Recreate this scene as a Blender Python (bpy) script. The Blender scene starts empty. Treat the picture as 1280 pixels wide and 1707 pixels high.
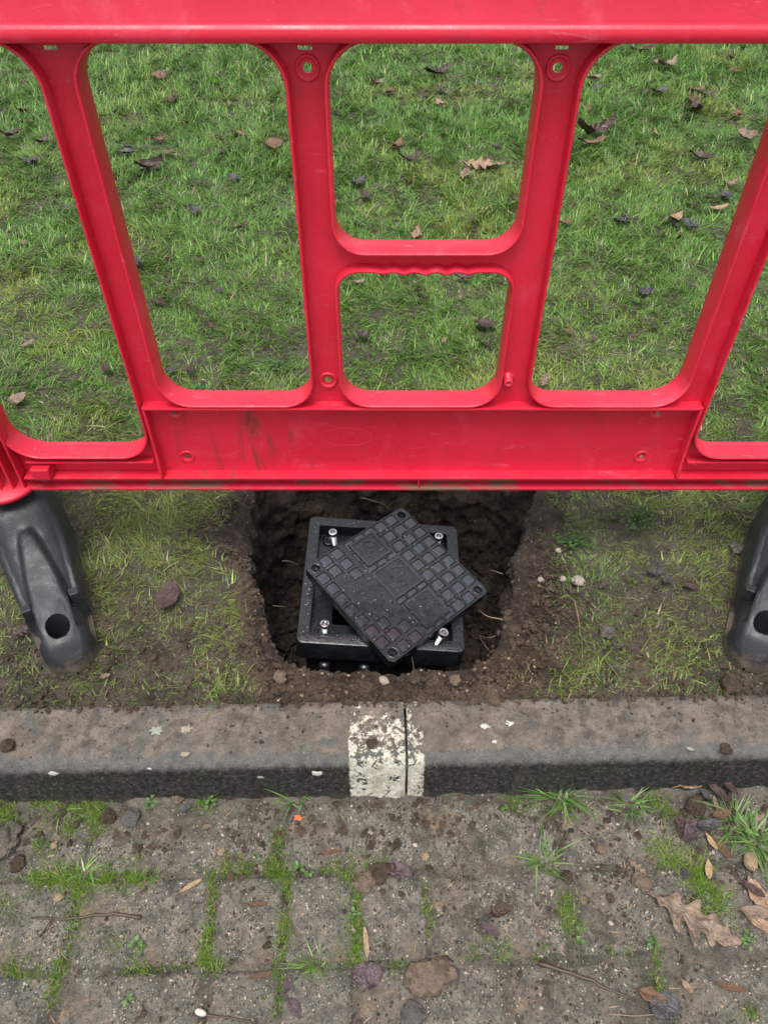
import bpy, bmesh, math, random
import numpy as np
from mathutils import Vector, Matrix, Euler
from mathutils.geometry import delaunay_2d_cdt

# ------------------------------------------------------------------ camera, sky, sun, exposure
SC = bpy.context.scene
FPX, PITCH, CAMH = 1240.0, math.radians(46.0), 1.39
cam_d = bpy.data.cameras.new("camera"); cam = bpy.data.objects.new("camera", cam_d)
SC.collection.objects.link(cam); SC.camera = cam
cam.location = (0, 0, CAMH); cam.rotation_euler = (math.pi/2 - PITCH, 0, 0)
cam_d.sensor_fit = 'VERTICAL'; cam_d.sensor_height = 24.0
cam_d.lens = 24.0 * FPX / 1707.0
cam_d.clip_start = 0.02; cam_d.clip_end = 500

SUN_EL, SUN_AZ = math.radians(74), math.radians(195)      # azimuth measured from +y towards +x
world = bpy.data.worlds.new("World"); SC.world = world; world.use_nodes = True
nt = world.node_tree; nt.nodes.clear()
sky = nt.nodes.new('ShaderNodeTexSky'); sky.sky_type = 'NISHITA'; sky.sun_disc = False
sky.sun_elevation = SUN_EL; sky.sun_rotation = SUN_AZ
sky.air_density = 1.0; sky.dust_density = 4.0; sky.ozone_density = 1.0
hs = nt.nodes.new('ShaderNodeHueSaturation'); hs.inputs['Saturation'].default_value = 0.25
bg = nt.nodes.new('ShaderNodeBackground'); bg.inputs[1].default_value = 0.13
wo = nt.nodes.new('ShaderNodeOutputWorld')
nt.links.new(sky.outputs[0], hs.inputs['Color']); nt.links.new(hs.outputs[0], bg.inputs[0]); nt.links.new(bg.outputs[0], wo.inputs[0])
sun_d = bpy.data.lights.new("sun", 'SUN'); sun_d.energy = 1.5; sun_d.angle = math.radians(26); sun_d.color = (1, .97, .93)
sun = bpy.data.objects.new("sun", sun_d); SC.collection.objects.link(sun); sun.location = (0, 0, 6)
sdir = Vector((math.sin(SUN_AZ)*math.cos(SUN_EL), math.cos(SUN_AZ)*math.cos(SUN_EL), math.sin(SUN_EL)))
sun.rotation_euler = sdir.to_track_quat('Z', 'Y').to_euler()
SC.view_settings.view_transform = 'Standard'; SC.view_settings.look = 'None'
SC.view_settings.gamma = 1.0; SC.view_settings.exposure = 1.0; SC.view_settings.use_curve_mapping = False

# ------------------------------------------------------------------ helpers
random.seed(7); RNG = np.random.default_rng(11)
SP, CP = math.sin(PITCH), math.cos(PITCH)
def ray(u, v):
    a = (u-640)/FPX; b = -(v-853.5)/FPX
    return a, CP + b*SP, -SP + b*CP
def G(u, v, z):                       # where the sight line of a measured photo point meets height z
    a, b, c = ray(u, v); t = (z-CAMH)/c
    return a*t, b*t
def B(u, v, y=1.10):                  # ... meets the upright plane of the barrier
    a, b, c = ray(u, v); t = y/b
    return a*t, CAMH + c*t

def hash3(ix, iy, iz, seed):
    n = (ix.astype(np.int64)*374761393 + iy.astype(np.int64)*668265263 + iz.astype(np.int64)*2147483647 + int(seed)*1274126177) & 0xffffffff
    n = ((n ^ (n >> 13)) * 1274126177) & 0xffffffff
    n = ((n ^ (n >> 16)) * 2246822519) & 0xffffffff
    return ((n ^ (n >> 15)) & 0xffffff) / float(0xffffff)
def vnoise(x, y, z=0.0, seed=0):
    x, y, z = np.broadcast_arrays(np.asarray(x, float), np.asarray(y, float), np.asarray(z, float))
    ix, iy, iz = np.floor(x), np.floor(y), np.floor(z)
    fx, fy, fz = x-ix, y-iy, z-iz
    fx, fy, fz = [t*t*t*(t*(t*6-15)+10) for t in (fx, fy, fz)]
    r = 0
    for dx in (0, 1):
        for dy in (0, 1):
            for dz in (0, 1):
                w = (fx if dx else 1-fx)*(fy if dy else 1-fy)*(fz if dz else 1-fz)
                r = r + w*hash3(ix+dx, iy+dy, iz+dz, seed)
    return r*2-1
def fbm(x, y, z=0.0, scale=1.0, octv=4, seed=0, gain=.5):
    a, s, r, tot = 1.0, scale, 0, 0
    for k in range(octv):
        r = r + a*vnoise(np.asarray(x)*s, np.asarray(y)*s, np.asarray(z)*s, seed+k*17); tot += a; a *= gain; s *= 2.03
    return r/tot
def smooth(a, b, x): t = np.clip((np.asarray(x)-a)/(b-a), 0, 1); return t*t*(3-2*t)

COL = SC.collection
def mesh_np(name, verts, faces, mat=None, smooth_sh=False, col=None):
    me = bpy.data.meshes.new(name)
    verts = np.asarray(verts, np.float32); me.vertices.add(len(verts)); me.vertices.foreach_set('co', verts.ravel())
    if isinstance(faces, np.ndarray):
        n, k = faces.shape; flat = faces.astype(np.int32).ravel(); starts = np.arange(n, dtype=np.int32)*k
    else:
        lens = np.array([len(f) for f in faces], np.int32); n = len(faces)
        flat = np.array([i for f in faces for i in f], np.int32); starts = np.concatenate([[0], np.cumsum(lens)[:-1]]).astype(np.int32)
    me.loops.add(len(flat)); me.loops.foreach_set('vertex_index', flat)
    me.polygons.add(n); me.polygons.foreach_set('loop_start', starts)
    me.update(calc_edges=True); me.validate()
    me.polygons.foreach_set('use_smooth', np.full(len(me.polygons), smooth_sh, dtype=bool))
    if col is not None:
        at = me.color_attributes.new('Col', 'FLOAT_COLOR', 'POINT')
        c = np.ones((len(verts), 4), np.float32); c[:, :3] = col; at.data.foreach_set('color', c.ravel())
    if mat: me.materials.append(mat)
    return me
def add(name, me, parent=None, loc=None, rot=None):
    o = bpy.data.objects.new(name, me); COL.objects.link(o)
    if parent: o.parent = parent
    if loc is not None: o.location = loc
    if rot is not None: o.rotation_euler = rot
    return o
def tag(o, label=None, cat=None, group=None, kind=None):
    for k, v in (('label', label), ('category', cat), ('group', group), ('kind', kind)):
        if v: o[k] = v
    return o
class MB:
    def __init__(s): s.v = []; s.f = []
    def add(s, v, f):
        b = len(s.v); s.v += [tuple(p) for p in v]; s.f += [tuple(i+b for i in q) for q in f]; return s
    def box(s, x0, x1, y0, y1, z0, z1):
        return s.add([(x0,y0,z0),(x1,y0,z0),(x1,y1,z0),(x0,y1,z0),(x0,y0,z1),(x1,y0,z1),(x1,y1,z1),(x0,y1,z1)],
                     [(3,2,1,0),(4,5,6,7),(0,1,5,4),(1,2,6,5),(2,3,7,6),(3,0,4,7)])
    def lathe(s, prof, c=(0,0,0), n=24, axis='z', cap=True):
        vs = []; m = len(prof)
        for r, h in prof:
            for k in range(n):
                a = 2*math.pi*k/n; p = (r*math.cos(a), r*math.sin(a), h)
                if axis == 'y': p = (p[0], -h, p[1])
                vs.append((c[0]+p[0], c[1]+p[1], c[2]+p[2]))
        fs = [(i*n+k, i*n+(k+1) % n, (i+1)*n+(k+1) % n, (i+1)*n+k) for i in range(m-1) for k in range(n)]
        if cap: fs.append(tuple(range(n))[::-1]); fs.append(tuple((m-1)*n+k for k in range(n)))
        return s.add(vs, fs)
    def tube(s, pts, rad, n=6):
        pts = [Vector(p) for p in pts]; vs = []; m = len(pts)
        for i, p in enumerate(pts):
            d = (pts[min(i+1, m-1)]-pts[max(i-1, 0)]).normalized()
            a = d.cross(Vector((0, 0, 1)));  a = a if a.length > .1 else d.cross(Vector((1, 0, 0)))
            a.normalize(); b = d.cross(a); r = rad[i] if hasattr(rad, '__len__') else rad
            vs += [tuple(p+a*(r*math.cos(2*math.pi*k/n))+b*(r*math.sin(2*math.pi*k/n))) for k in range(n)]
        fs = [(i*n+k, i*n+(k+1) % n, (i+1)*n+(k+1) % n, (i+1)*n+k) for i in range(m-1) for k in range(n)]
        fs += [tuple(range(n))[::-1], tuple((m-1)*n+k for k in range(n))]
        return s.add(vs, fs)
    def me(s, name, mat, sm=False): return mesh_np(name, s.v, s.f, mat, sm)
    def build(s, name, mat, parent=None, sm=False, bevel=0, loc=None, rot=None):
        me = s.me(name, mat, sm)
        bm = bmesh.new(); bm.from_mesh(me); bmesh.ops.recalc_face_normals(bm, faces=bm.faces)
        if bevel:
            es = [e for e in bm.edges if len(e.link_faces) == 2 and e.calc_face_angle() > .6]
            bmesh.ops.bevel(bm, geom=es, offset=bevel, segments=2, affect='EDGES', profile=.6)
        bm.to_mesh(me); bm.free()
        return add(name, me, parent, loc, rot)
def auto_smooth(me, ang=.7):
    bm = bmesh.new(); bm.from_mesh(me)
    for f in bm.faces: f.smooth = True
    for e in bm.edges: e.smooth = not (len(e.link_faces) == 2 and e.calc_face_angle() > ang)
    bm.to_mesh(me); bm.free()

# ------------------------------------------------------------------ materials
class NT:
    def __init__(s, name, rough=.6, spec=.5):
        s.m = bpy.data.materials.new(name); s.m.use_nodes = True; s.t = s.m.node_tree; s.b = s.t.nodes['Principled BSDF']
        s.b.inputs['Roughness'].default_value = rough; s.b.inputs['Specular IOR Level'].default_value = spec
        s.tc = s.t.nodes.new('ShaderNodeTexCoord'); s.out = s.t.nodes['Material Output']
    def lk(s, a, b): s.t.links.new(a, b)
    def noise(s, scale, detail=6, rough=.6, dist=0.0, vec=None, sc3=None, co='Object'):
        n = s.t.nodes.new('ShaderNodeTexNoise'); n.inputs['Scale'].default_value = scale; n.inputs['Detail'].default_value = detail
        n.inputs['Roughness'].default_value = rough; n.inputs['Distortion'].default_value = dist
        src = vec or s.tc.outputs[co]
        if sc3:
            mp = s.t.nodes.new('ShaderNodeMapping'); mp.inputs['Scale'].default_value = sc3; s.lk(src, mp.inputs[0]); src = mp.outputs[0]
        s.lk(src, n.inputs['Vector']); return n.outputs['Fac']
    def cn(s, *a, **k): return s.ramp(s.noise(*a, **k), .30, .70)
    def voro(s, scale, feature='F1', out='Distance', rnd=1.0, co='Object'):
        n = s.t.nodes.new('ShaderNodeTexVoronoi'); n.feature = feature; n.inputs['Scale'].default_value = scale; n.inputs['Randomness'].default_value = rnd
        s.lk(s.tc.outputs[co], n.inputs['Vector']); return n.outputs[out]
    def ramp(s, fac, lo, hi, a=0.0, b=1.0):
        n = s.t.nodes.new('ShaderNodeMapRange'); n.interpolation_type = 'SMOOTHSTEP'
        for k, v in ((1, lo), (2, hi), (3, a), (4, b)): n.inputs[k].default_value = v
        s.lk(fac, n.inputs[0]); return n.outputs[0]
    def math(s, op, a, b=None):
        n = s.t.nodes.new('ShaderNodeMath'); n.operation = op
        for k, v in ((0, a), (1, b)):
            if v is None: continue
            if isinstance(v, (int, float)): n.inputs[k].default_value = v
            else: s.lk(v, n.inputs[k])
        return n.outputs[0]
    def mix(s, fac, a, b, blend='MIX'):
        n = s.t.nodes.new('ShaderNodeMix'); n.data_type = 'RGBA'; n.blend_type = blend
        for k, v in ((0, fac), (6, a), (7, b)):
            if isinstance(v, (int, float)): n.inputs[k].default_value = v
            elif isinstance(v, (tuple, list)): n.inputs[k].default_value = (*v, 1)
            else: s.lk(v, n.inputs[k])
        return n.outputs[2]
    def attr(s, name, out='Color'):
        n = s.t.nodes.new('ShaderNodeAttribute'); n.attribute_name = name; return n.outputs[out]
    def color(s, c):
        if isinstance(c, (tuple, list)): s.b.inputs['Base Color'].default_value = (*c, 1)
        else: s.lk(c, s.b.inputs['Base Color'])
    def rough(s, r): s.lk(r, s.b.inputs['Roughness'])
    def bump(s, h, dist=.002, strength=1.0, prev=None):
        n = s.t.nodes.new('ShaderNodeBump'); n.inputs['Distance'].default_value = dist; n.inputs['Strength'].default_value = strength
        s.lk(h, n.inputs['Height'])
        if prev: s.lk(prev, n.inputs['Normal'])
        s.lk(n.outputs[0], s.b.inputs['Normal']); return n.outputs[0]
    def sep(s, co='Object'):
        n = s.t.nodes.new('ShaderNodeSeparateXYZ'); s.lk(s.tc.outputs[co], n.inputs[0]); return n.outputs
M = {}
def m_red():
    t = NT('red_plastic', .38, .45)
    base = t.mix(t.cn(3.0, 3), (.53, .010, .033), (.62, .018, .048))
    fade = t.ramp(t.noise(9, 8, .7, .6), .52, .80)
    base = t.mix(t.math('MULTIPLY', fade, .55), base, (.66, .10, .15))
    streak = t.ramp(t.noise(7, 6, .65, .8, sc3=(3.2, 1, .55)), .55, .70)
    sx, sy_, sz = t.sep(); low = t.math('MULTIPLY', t.ramp(sz, .56, .53), t.math('ADD', t.ramp(t.math('ABSOLUTE', t.math('ADD', sx, .27)), .20, .04), .22))
    dirt = t.math('MULTIPLY', streak, t.math('MULTIPLY', low, .55))
    base = t.mix(dirt, base, (.10, .040, .022))
    scuff = t.math('MULTIPLY', t.ramp(t.noise(26, 10, .8, 1.5, sc3=(.35, 1, 1.6)), .57, .70), .50); base = t.mix(scuff, base, (.72, .20, .25))
    muck = t.math('MULTIPLY', t.ramp(t.noise(11, 9, .78, .8), .54, .70), .45); base = t.mix(muck, base, (.26, .028, .030))
    speck = t.math('MULTIPLY', t.ramp(t.noise(55, 4, .7), .66, .76), .45)
    base = t.mix(speck, base, (.30, .03, .03))
    t.color(base); t.rough(t.ramp(t.noise(14, 5), .3, .7, .30, .52))
    t.b.inputs['Subsurface Weight'].default_value = .12; t.b.inputs['Subsurface Radius'].default_value = (.012, .003, .003); t.b.inputs['Subsurface Scale'].default_value = .5
    t.bump(t.noise(180, 4, .6), .0006, .5); return t.m
def m_reddirt():                       # ledges where grime has settled
    t = NT('grimy_red_plastic', .5, .4)
    g = t.ramp(t.noise(16, 8, .7, .5, sc3=(.5, 1, 1)), .46, .62)
    t.color(t.mix(g, (.46, .011, .036), (.15, .09, .06))); t.bump(t.noise(200, 4), .0006, .5); return t.m
def m_black(name, c, r0, r1, sp=.5):
    t = NT(name, .4, sp); n = t.noise(30, 7, .65)
    t.color(t.mix(t.ramp(n, .35, .7), c, tuple(x*1.9 for x in c))); t.rough(t.ramp(t.noise(45, 6, .7), .3, .7, r0, r1))
    t.bump(t.math('ADD', t.noise(260, 4, .6), t.noise(75, 4, .6)), .0016, .6); return t.m
def m_foot():
    t = NT('weathered_black_rubber', .42, .5)
    c = t.mix(t.cn(7, 6, .6), (.009, .0105, .013), (.024, .027, .032))
    c = t.mix(t.math('MULTIPLY', t.ramp(t.noise(20, 8, .72, 1.0), .55, .75), .55), c, (.10, .085, .06))
    c = t.mix(t.ramp(t.noise(150, 3, .5), .74, .78), c, (.35, .35, .34))
    fz = t.sep()[2]; c = t.mix(t.math('MULTIPLY', t.ramp(t.math('ADD', fz, t.math('MULTIPLY', t.noise(24, 9, .75), .16)), .12, .085), .8), c, (.10, .078, .058))
    t.color(c); t.rough(t.ramp(t.noise(18, 6), .3, .7, .40, .66))
    w = t.t.nodes.new('ShaderNodeTexWave'); w.inputs['Scale'].default_value = 70; w.inputs['Distortion'].default_value = 6; w.bands_direction = 'Y'
    t.lk(t.tc.outputs['Object'], w.inputs['Vector'])
    h = t.math('ADD', t.math('MULTIPLY', w.outputs[1], .10), t.noise(120, 6, .65)); t.bump(h, .0012, .6); return t.m
def m_soil(name, a, b, grit=.25, r=.75, chips=0.0, green=0.0):
    t = NT(name, r, .35)
    c = t.mix(t.cn(22, 10, .72, .4), a, b)
    c = t.mix(t.math('MULTIPLY', t.ramp(t.noise(9, 6, .65, .5), .50, .66), .55), c, tuple(q*.55 for q in a))
    c = t.mix(t.math('MULTIPLY', t.ramp(t.noise(70, 6, .65), .56, .66), grit), c, (.21, .15, .10))
    c = t.mix(t.math('MULTIPLY', t.ramp(t.noise(240, 3, .6), .50, .68), .5), c, tuple(q*.35 for q in a))
    if chips: c = t.mix(t.chip(190, 1.0-chips), c, t.mix(t.cn(300, 1), (.17, .12, .08), (.46, .41, .32)))
    if green: c = t.mix(t.math('MULTIPLY', t.ramp(t.noise(13, 7, .7, .6), .52, .66), green), c, (.040, .050, .016))
    t.color(c); t.rough(t.ramp(t.noise(40, 5), .35, .65, .42, .95))
    t.bump(t.math('ADD', t.noise(80, 10, .78), t.math('MULTIPLY', t.noise(330, 4, .75), .5)), .012, 1.0); return t.m
def chip(s, scale, thr):                      # irregular stone chips of uneven size showing at a worn surface
    n = s.t.nodes.new('ShaderNodeTexNoise'); n.inputs['Scale'].default_value = scale*1.3; n.inputs['Detail'].default_value = 2; s.lk(s.tc.outputs['Object'], n.inputs['Vector'])
    vm = s.t.nodes.new('ShaderNodeVectorMath'); vm.operation = 'MULTIPLY_ADD'; vm.inputs[1].default_value = (1.1/scale,)*3; s.lk(n.outputs['Color'], vm.inputs[0]); s.lk(s.tc.outputs['Object'], vm.inputs[2])
    v = s.t.nodes.new('ShaderNodeTexVoronoi'); v.inputs['Scale'].default_value = scale; s.lk(vm.outputs[0], v.inputs['Vector'])
    sc = s.t.nodes.new('ShaderNodeSeparateColor'); s.lk(v.outputs['Color'], sc.inputs[0])
    size = s.math('ADD', s.math('MULTIPLY', sc.outputs[2], .30), .12)
    body = s.ramp(s.math('SUBTRACT', v.outputs['Distance'], size), .04, -.04)
    dens = s.math('ADD', sc.outputs[0], s.math('MULTIPLY', s.math('SUBTRACT', s.noise(12, 5), .5), 1.2))
    return s.math('MULTIPLY', body, s.ramp(dens, thr, thr+.04))
NT.chip = chip
def m_paver():
    t = NT('exposed_aggregate_concrete', .7, .35)
    rnd = t.t.nodes.new('ShaderNodeObjectInfo').outputs['Random']
    c = t.mix(t.cn(18, 8, .7, .3, co='Generated'), (.055, .052, .045), (.115, .105, .09)) if False else t.mix(t.cn(26, 8, .7, .3), (.062, .057, .049), (.240, .216, .180))
    c = t.mix(t.math('MULTIPLY', rnd, .35), c, (.14, .13, .11))
    c = t.mix(t.math('MULTIPLY', t.ramp(t.noise(170, 6, .75), .48, .62), .75), c, (.020, .018, .015))
    chip = t.chip(125, .70); c = t.mix(chip, c, t.mix(t.cn(90, 2), (.30, .17, .09), (.50, .45, .34)))
    chip2 = t.chip(260, .52); c = t.mix(chip2, c, t.mix(t.cn(120, 2), (.16, .14, .11), (.50, .46, .37)))
    chip3 = t.chip(170, .72); c = t.mix(chip3, c, (.035, .033, .030))
    alg = t.ramp(t.noise(9, 7, .7, .6), .52, .68); c = t.mix(t.math('MULTIPLY', alg, .8), c, (.034, .034, .028))
    mud = t.ramp(t.noise(11, 9, .72, .8), .50, .62); c = t.mix(t.math('MULTIPLY', mud, .85), c, t.mix(t.cn(60, 5), (.105, .088, .070), (.215, .180, .142)))
    buff = t.ramp(t.noise(7, 8, .7, .7), .57, .66); c = t.mix(t.math('MULTIPLY', buff, .8), c, t.mix(t.cn(80, 7, .75), (.12, .08, .05), (.36, .25, .15)))
    c = t.mix(t.math('MULTIPLY', t.ramp(t.noise(4.5, 7, .7, .6), .54, .68), .5), c, (.050, .045, .038))
    t.color(c); t.rough(t.ramp(t.noise(30, 5), .35, .65, .42, .85))
    h = t.math('ADD', t.noise(120, 8, .75), t.math('MULTIPLY', t.math('ADD', chip, chip2), .35)); t.bump(h, .007, 1.0); return t.m
def sepcol(s, c, k=0):
    n = s.t.nodes.new('ShaderNodeSeparateColor'); s.lk(c, n.inputs[0]); return n.outputs[k]
NT.sepcol = sepcol
def m_kerb():
    t = NT('weathered_kerb_concrete', .75, .35)
    x, y, z = t.sep()
    top = t.mix(t.cn(20, 9, .7, .4), (.088, .072, .059), (.255, .213, .170))
    mud = t.ramp(t.noise(5, 8, .65, .5), .42, .62); top = t.mix(mud, top, t.mix(t.cn(50, 6), (.078, .066, .056), (.225, .190, .158)))
    pale = t.ramp(t.noise(34, 9, .78, .6), .58, .68); top = t.mix(t.math('MULTIPLY', pale, .7), top, (.34, .32, .27))
    grey = t.mix(t.cn(60, 8, .7), (.10, .10, .092), (.17, .165, .15))
    alg = t.mix(t.ramp(t.noise(120, 8, .8, .3), .42, .66), (.008, .0085, .0075), (.075, .071, .060))
    green = t.ramp(t.noise(6, 6), .55, .7); alg = t.mix(t.math('MULTIPLY', green, .35), alg, (.026, .028, .012))
    wz = t.math('ADD', z, t.math('MULTIPLY', t.math('SUBTRACT', t.noise(30, 10, .8), .5), .034))
    c = t.mix(t.ramp(wz, .121, .1255), grey, top); c = t.mix(t.ramp(wz, .114, .094), c, alg); c = t.mix(t.math('MULTIPLY', t.ramp(t.math('ADD', z, t.math('MULTIPLY', t.noise(18, 9, .75), .07)), .062, .036), .65), c, (.070, .058, .042)); c = t.mix(t.math('MULTIPLY', t.ramp(t.noise(8, 10, .8, .6), .56, .70), .5), c, (.085, .078, .062))
    # worn white paint band by the joint
    d = t.attr('band', 'Fac')
    wx = t.math('ADD', d, t.math('MULTIPLY', t.math('SUBTRACT', t.noise(70, 8, .8), .5), .022))
    inb = t.math('MULTIPLY', t.ramp(wx, -.106, -.103), t.ramp(wx, .033, .030))
    worn = t.noise(60, 10, .78, .3)
    lim = t.math('ADD', t.ramp(z, .095, .128, .425, .51), t.math('MULTIPLY', t.ramp(y, .07, .13), .06))
    keep = t.ramp(t.math('SUBTRACT', worn, lim), -.02, .02)
    paint = t.mix(t.cn(45, 6, .7), (.44, .40, .30), (.82, .79, .69))
    pf = t.math('MULTIPLY', inb, keep); c = t.mix(pf, c, paint)
    c = t.mix(t.math('MULTIPLY', t.chip(230, .90), .45), c, (.34, .31, .26)); c = t.mix(t.math('MULTIPLY', t.ramp(t.noise(230, 4, .7), .54, .68), .55), c, (.020, .018, .015))
    t.color(c); t.rough(t.ramp(t.noise(30, 6), .35, .65, .5, .9))
    t.bump(t.math('ADD', t.noise(95, 10, .8), t.math('MULTIPLY', pf, .2)), .008, 1.0); return t.m
def m_leafcol(name, a, b, r=.38):
    t = NT(name, r, .5); x, y, z = t.sep('Generated')
    c = t.mix(t.cn(4, 7, .7, .5, co='Generated'), a, b)
    v = t.t.nodes.new('ShaderNodeTexWave'); v.inputs['Scale'].default_value = 3.2; v.inputs['Distortion'].default_value = 1.2; v.bands_direction = 'DIAGONAL'
    t.lk(t.tc.outputs['Generated'], v.inputs['Vector'])
    c = t.mix(t.math('MULTIPLY', t.ramp(v.outputs[1], .85, 1.0), .4), c, tuple(q*1.6+.01 for q in b))
    c = t.mix(t.math('MULTIPLY', t.ramp(t.noise(3, 9, .75, .8, co='Generated'), .48, .62), .7), c, tuple(q*.45 for q in a)); t.color(c); t.bump(t.math('ADD', t.noise(9, 6, .6, co='Generated'), t.math('MULTIPLY', v.outputs[1], .4)), .002, .7); return t.m
def m_grass(name, r=.42, tr=.35):
    t = NT(name, r, .4); c = t.attr('Col'); t.color(c)
    ts = t.t.nodes.new('ShaderNodeBsdfTranslucent'); t.lk(c, ts.inputs[0])
    mx = t.t.nodes.new('ShaderNodeMixShader'); mx.inputs[0].default_value = tr
    t.lk(t.b.outputs[0], mx.inputs[1]); t.lk(ts.outputs[0], mx.inputs[2]); t.lk(mx.outputs[0], t.out.inputs[0]); return t.m
def m_plain(name, c, r=.5, metal=0, bump=0):
    t = NT(name, r, .5); n = t.noise(60, 5)
    t.color(t.mix(n, tuple(q*.75 for q in c), tuple(min(1, q*1.2) for q in c))); t.b.inputs['Metallic'].default_value = metal
    if bump: t.bump(t.noise(150, 6, .7), bump, .8)
    return t.m
def m_stone(name, c):
    t = NT(name, .7, .4); a = t.mix(t.cn(55, 8, .7, .5), tuple(q*.55 for q in c), tuple(min(1, q*1.25) for q in c))
    a = t.mix(t.math('MULTIPLY', t.ramp(t.noise(38, 7, .7, .4), .46, .60), .85), a, (.075, .052, .038)); t.color(a)
    t.bump(t.math('ADD', t.noise(130, 8, .75), t.noise(420, 3, .7)), .004, .9); return t.m
M['red'] = m_red(); M['grime'] = m_reddirt(); M['foot'] = m_foot()
M['poly'] = m_black('black_moulded_polymer', (.0065, .0075, .0095), .18, .45)
M['lid'] = m_black('wet_black_composite', (.0060, .0070, .0090), .18, .45, .5)
M['pad'] = m_black('sky_sheen_black_composite', (.010, .0125, .018), .08, .30, .8)  # raised parts lighter and bluer: some sky sheen put into the base colour
for k_ in ('lid', 'pad', 'poly'):
    b_ = M[k_].node_tree.nodes['Principled BSDF']; b_.inputs['Coat Weight'].default_value = {'pad': 1.0, 'lid': .42, 'poly': .5}[k_]; b_.inputs['Coat Roughness'].default_value = .07; b_.inputs['Coat IOR'].default_value = 1.5
M['soil'] = m_soil('wet_dug_soil', (.022, .0145, .0105), (.088, .060, .044), .35, .6, .08)
M['crumb'] = m_soil('crumbly_soil', (.042, .029, .021), (.155, .110, .078), .4, .8)
M['mud'] = m_soil('smeared_mud', (.082, .073, .062), (.250, .220, .182), .40, .7, .34, .5)
M['turf'] = m_soil('turf_soil', (.046, .037, .028), (.135, .110, .084), .3, .75, .14, .55)
M['paver'] = m_paver(); M['kerb'] = m_kerb()
M['grass'] = m_grass('lawn_grass'); M['moss'] = m_grass('moss_green', .7, .3); M['weed'] = m_grass('weed_leaf', .4, .3)
M['steel'] = m_plain('zinc_plated_steel', (.72, .72, .72), .22, 1.0)
M['recess'] = m_plain('dark_bolt_recess', (.02, .02, .02), .6)  # near-black colour of the small blocks inside the bolt heads
M['water'] = None
LC = {'dark': ((.022, .013, .011), (.060, .032, .022)), 'brown': ((.070, .034, .018), (.15, .075, .038)), 'tan': ((.17, .105, .065), (.34, .22, .14)),
      'maroon': ((.030, .016, .016), (.075, .035, .030)), 'grey': ((.024, .022, .025), (.060, .054, .058)), 'orange': ((.55, .11, .03), (.70, .17, .05)),
      'oak': ((.075, .052, .037), (.22, .155, .108)), 'straw': ((.24, .16, .085), (.42, .30, .17)), 'pink': ((.10, .070, .050), (.25, .175, .125)), 'plum': ((.040, .025, .030), (.085, .055, .058))}
for k, (a, b) in LC.items(): M['leaf_'+k] = m_leafcol(k+'_dead_leaf', a, b, .45 if k in ('dark', 'maroon', 'grey', 'plum') else .6)
for k, c in (('stone_grey', (.10, .095, .09)), ('stone_buff', (.34, .25, .15)), ('stone_pale', (.42, .36, .29)), ('lichen_w', (.42, .42, .37)), ('lichen_g', (.22, .24, .19)), ('seed', (.50, .47, .40)), ('clay', (.17, .125, .088))):
    M[k] = m_stone(k, c) if k[:2] in ('st', 'cl') else m_plain(k, c, .7, 0, .003)
M['twig'] = m_plain('wet_twig_bark', (.055, .035, .025), .5, 0, .001); M['root'] = m_plain('pale_root', (.17, .12, .08), .6, 0, .001)
def m_water():
    m = bpy.data.materials.new('rain_water'); m.use_nodes = True; b = m.node_tree.nodes['Principled BSDF']
    b.inputs['Roughness'].default_value = .03; b.inputs['IOR'].default_value = 1.33; b.inputs['Transmission Weight'].default_value = 1.0; return m
M['water'] = m_water()

# ------------------------------------------------------------------ the pit outline, lawn height
HC = (0.0, 1.09)
def polar(pts):
    p = np.array([(math.atan2(y-HC[1], x-HC[0]), math.hypot(x-HC[0], y-HC[1])) for x, y in pts]); p = p[p[:, 0].argsort()]
    a = np.concatenate([p[:, 0]-2*math.pi, p[:, 0], p[:, 0]+2*math.pi]); r = np.tile(p[:, 1], 3)
    return lambda th: np.interp(np.mod(np.asarray(th)+math.pi, 2*math.pi)-math.pi, a, r)
rim_px = [(426,828),(412,870),(418,923),(440,1010),(460,1082),(480,1106),(560,1120),(640,1124),(720,1120),(792,1112),(818,1095),(842,1027),(856,930),(882,855),(902,815)]
rim_pts = [G(u, v, .10) for u, v in rim_px] + [(.34, 1.36), (.28, 1.43), (0, 1.45), (-.28, 1.43), (-.34, 1.37)]
r_in_raw = polar(rim_pts)
def r_in(th): return r_in_raw(th) + .010*fbm(np.cos(th)*2.2, np.sin(th)*2.2, 3.3, 3, 4, 21)
out_pts = [G(u, v, .125) for u, v in [(395,815),(352,862),(322,885),(350,905),(398,955),(408,1040),(418,1120),(440,1147),(640,1152),(850,1146),(925,1125),(955,1050),(968,985),(930,905),(935,850),(945,815)]] + [(.42, 1.42), (0, 1.50), (-.42, 1.43)]
r_out_raw = polar(out_pts)
def r_out(th): return np.maximum(r_out_raw(th) + .018*fbm(np.cos(th)*2.2, np.sin(th)*2.2, 7.3, 3.5, 4, 5), r_in(th)+.02)
KY = .021                                   # the kerb line runs very slightly askew
def kerb_back(x): return .728 + KY*np.asarray(x)
def lawn_z(x, y):
    d = np.asarray(y)-kerb_back(x)
    return .116 + .006*smooth(0, .1, d) + .010*fbm(x, y, 0, 2.2, 3, 2)*smooth(0, .4, d) + .006*fbm(x, y, 0, 9, 3, 3)*smooth(.0, .1, d)
def grid_mesh(xs, ys, fz, keep=None):
    X, Y = np.meshgrid(xs, ys); nx, ny = len(xs), len(ys)
    return X, Y, nx, ny
def grid_faces(nx, ny):
    i = np.arange((nx-1)*(ny-1)); a = (i//(nx-1))*nx + i % (nx-1)
    return np.stack([a, a+1, a+nx+1, a+nx], 1)

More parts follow.
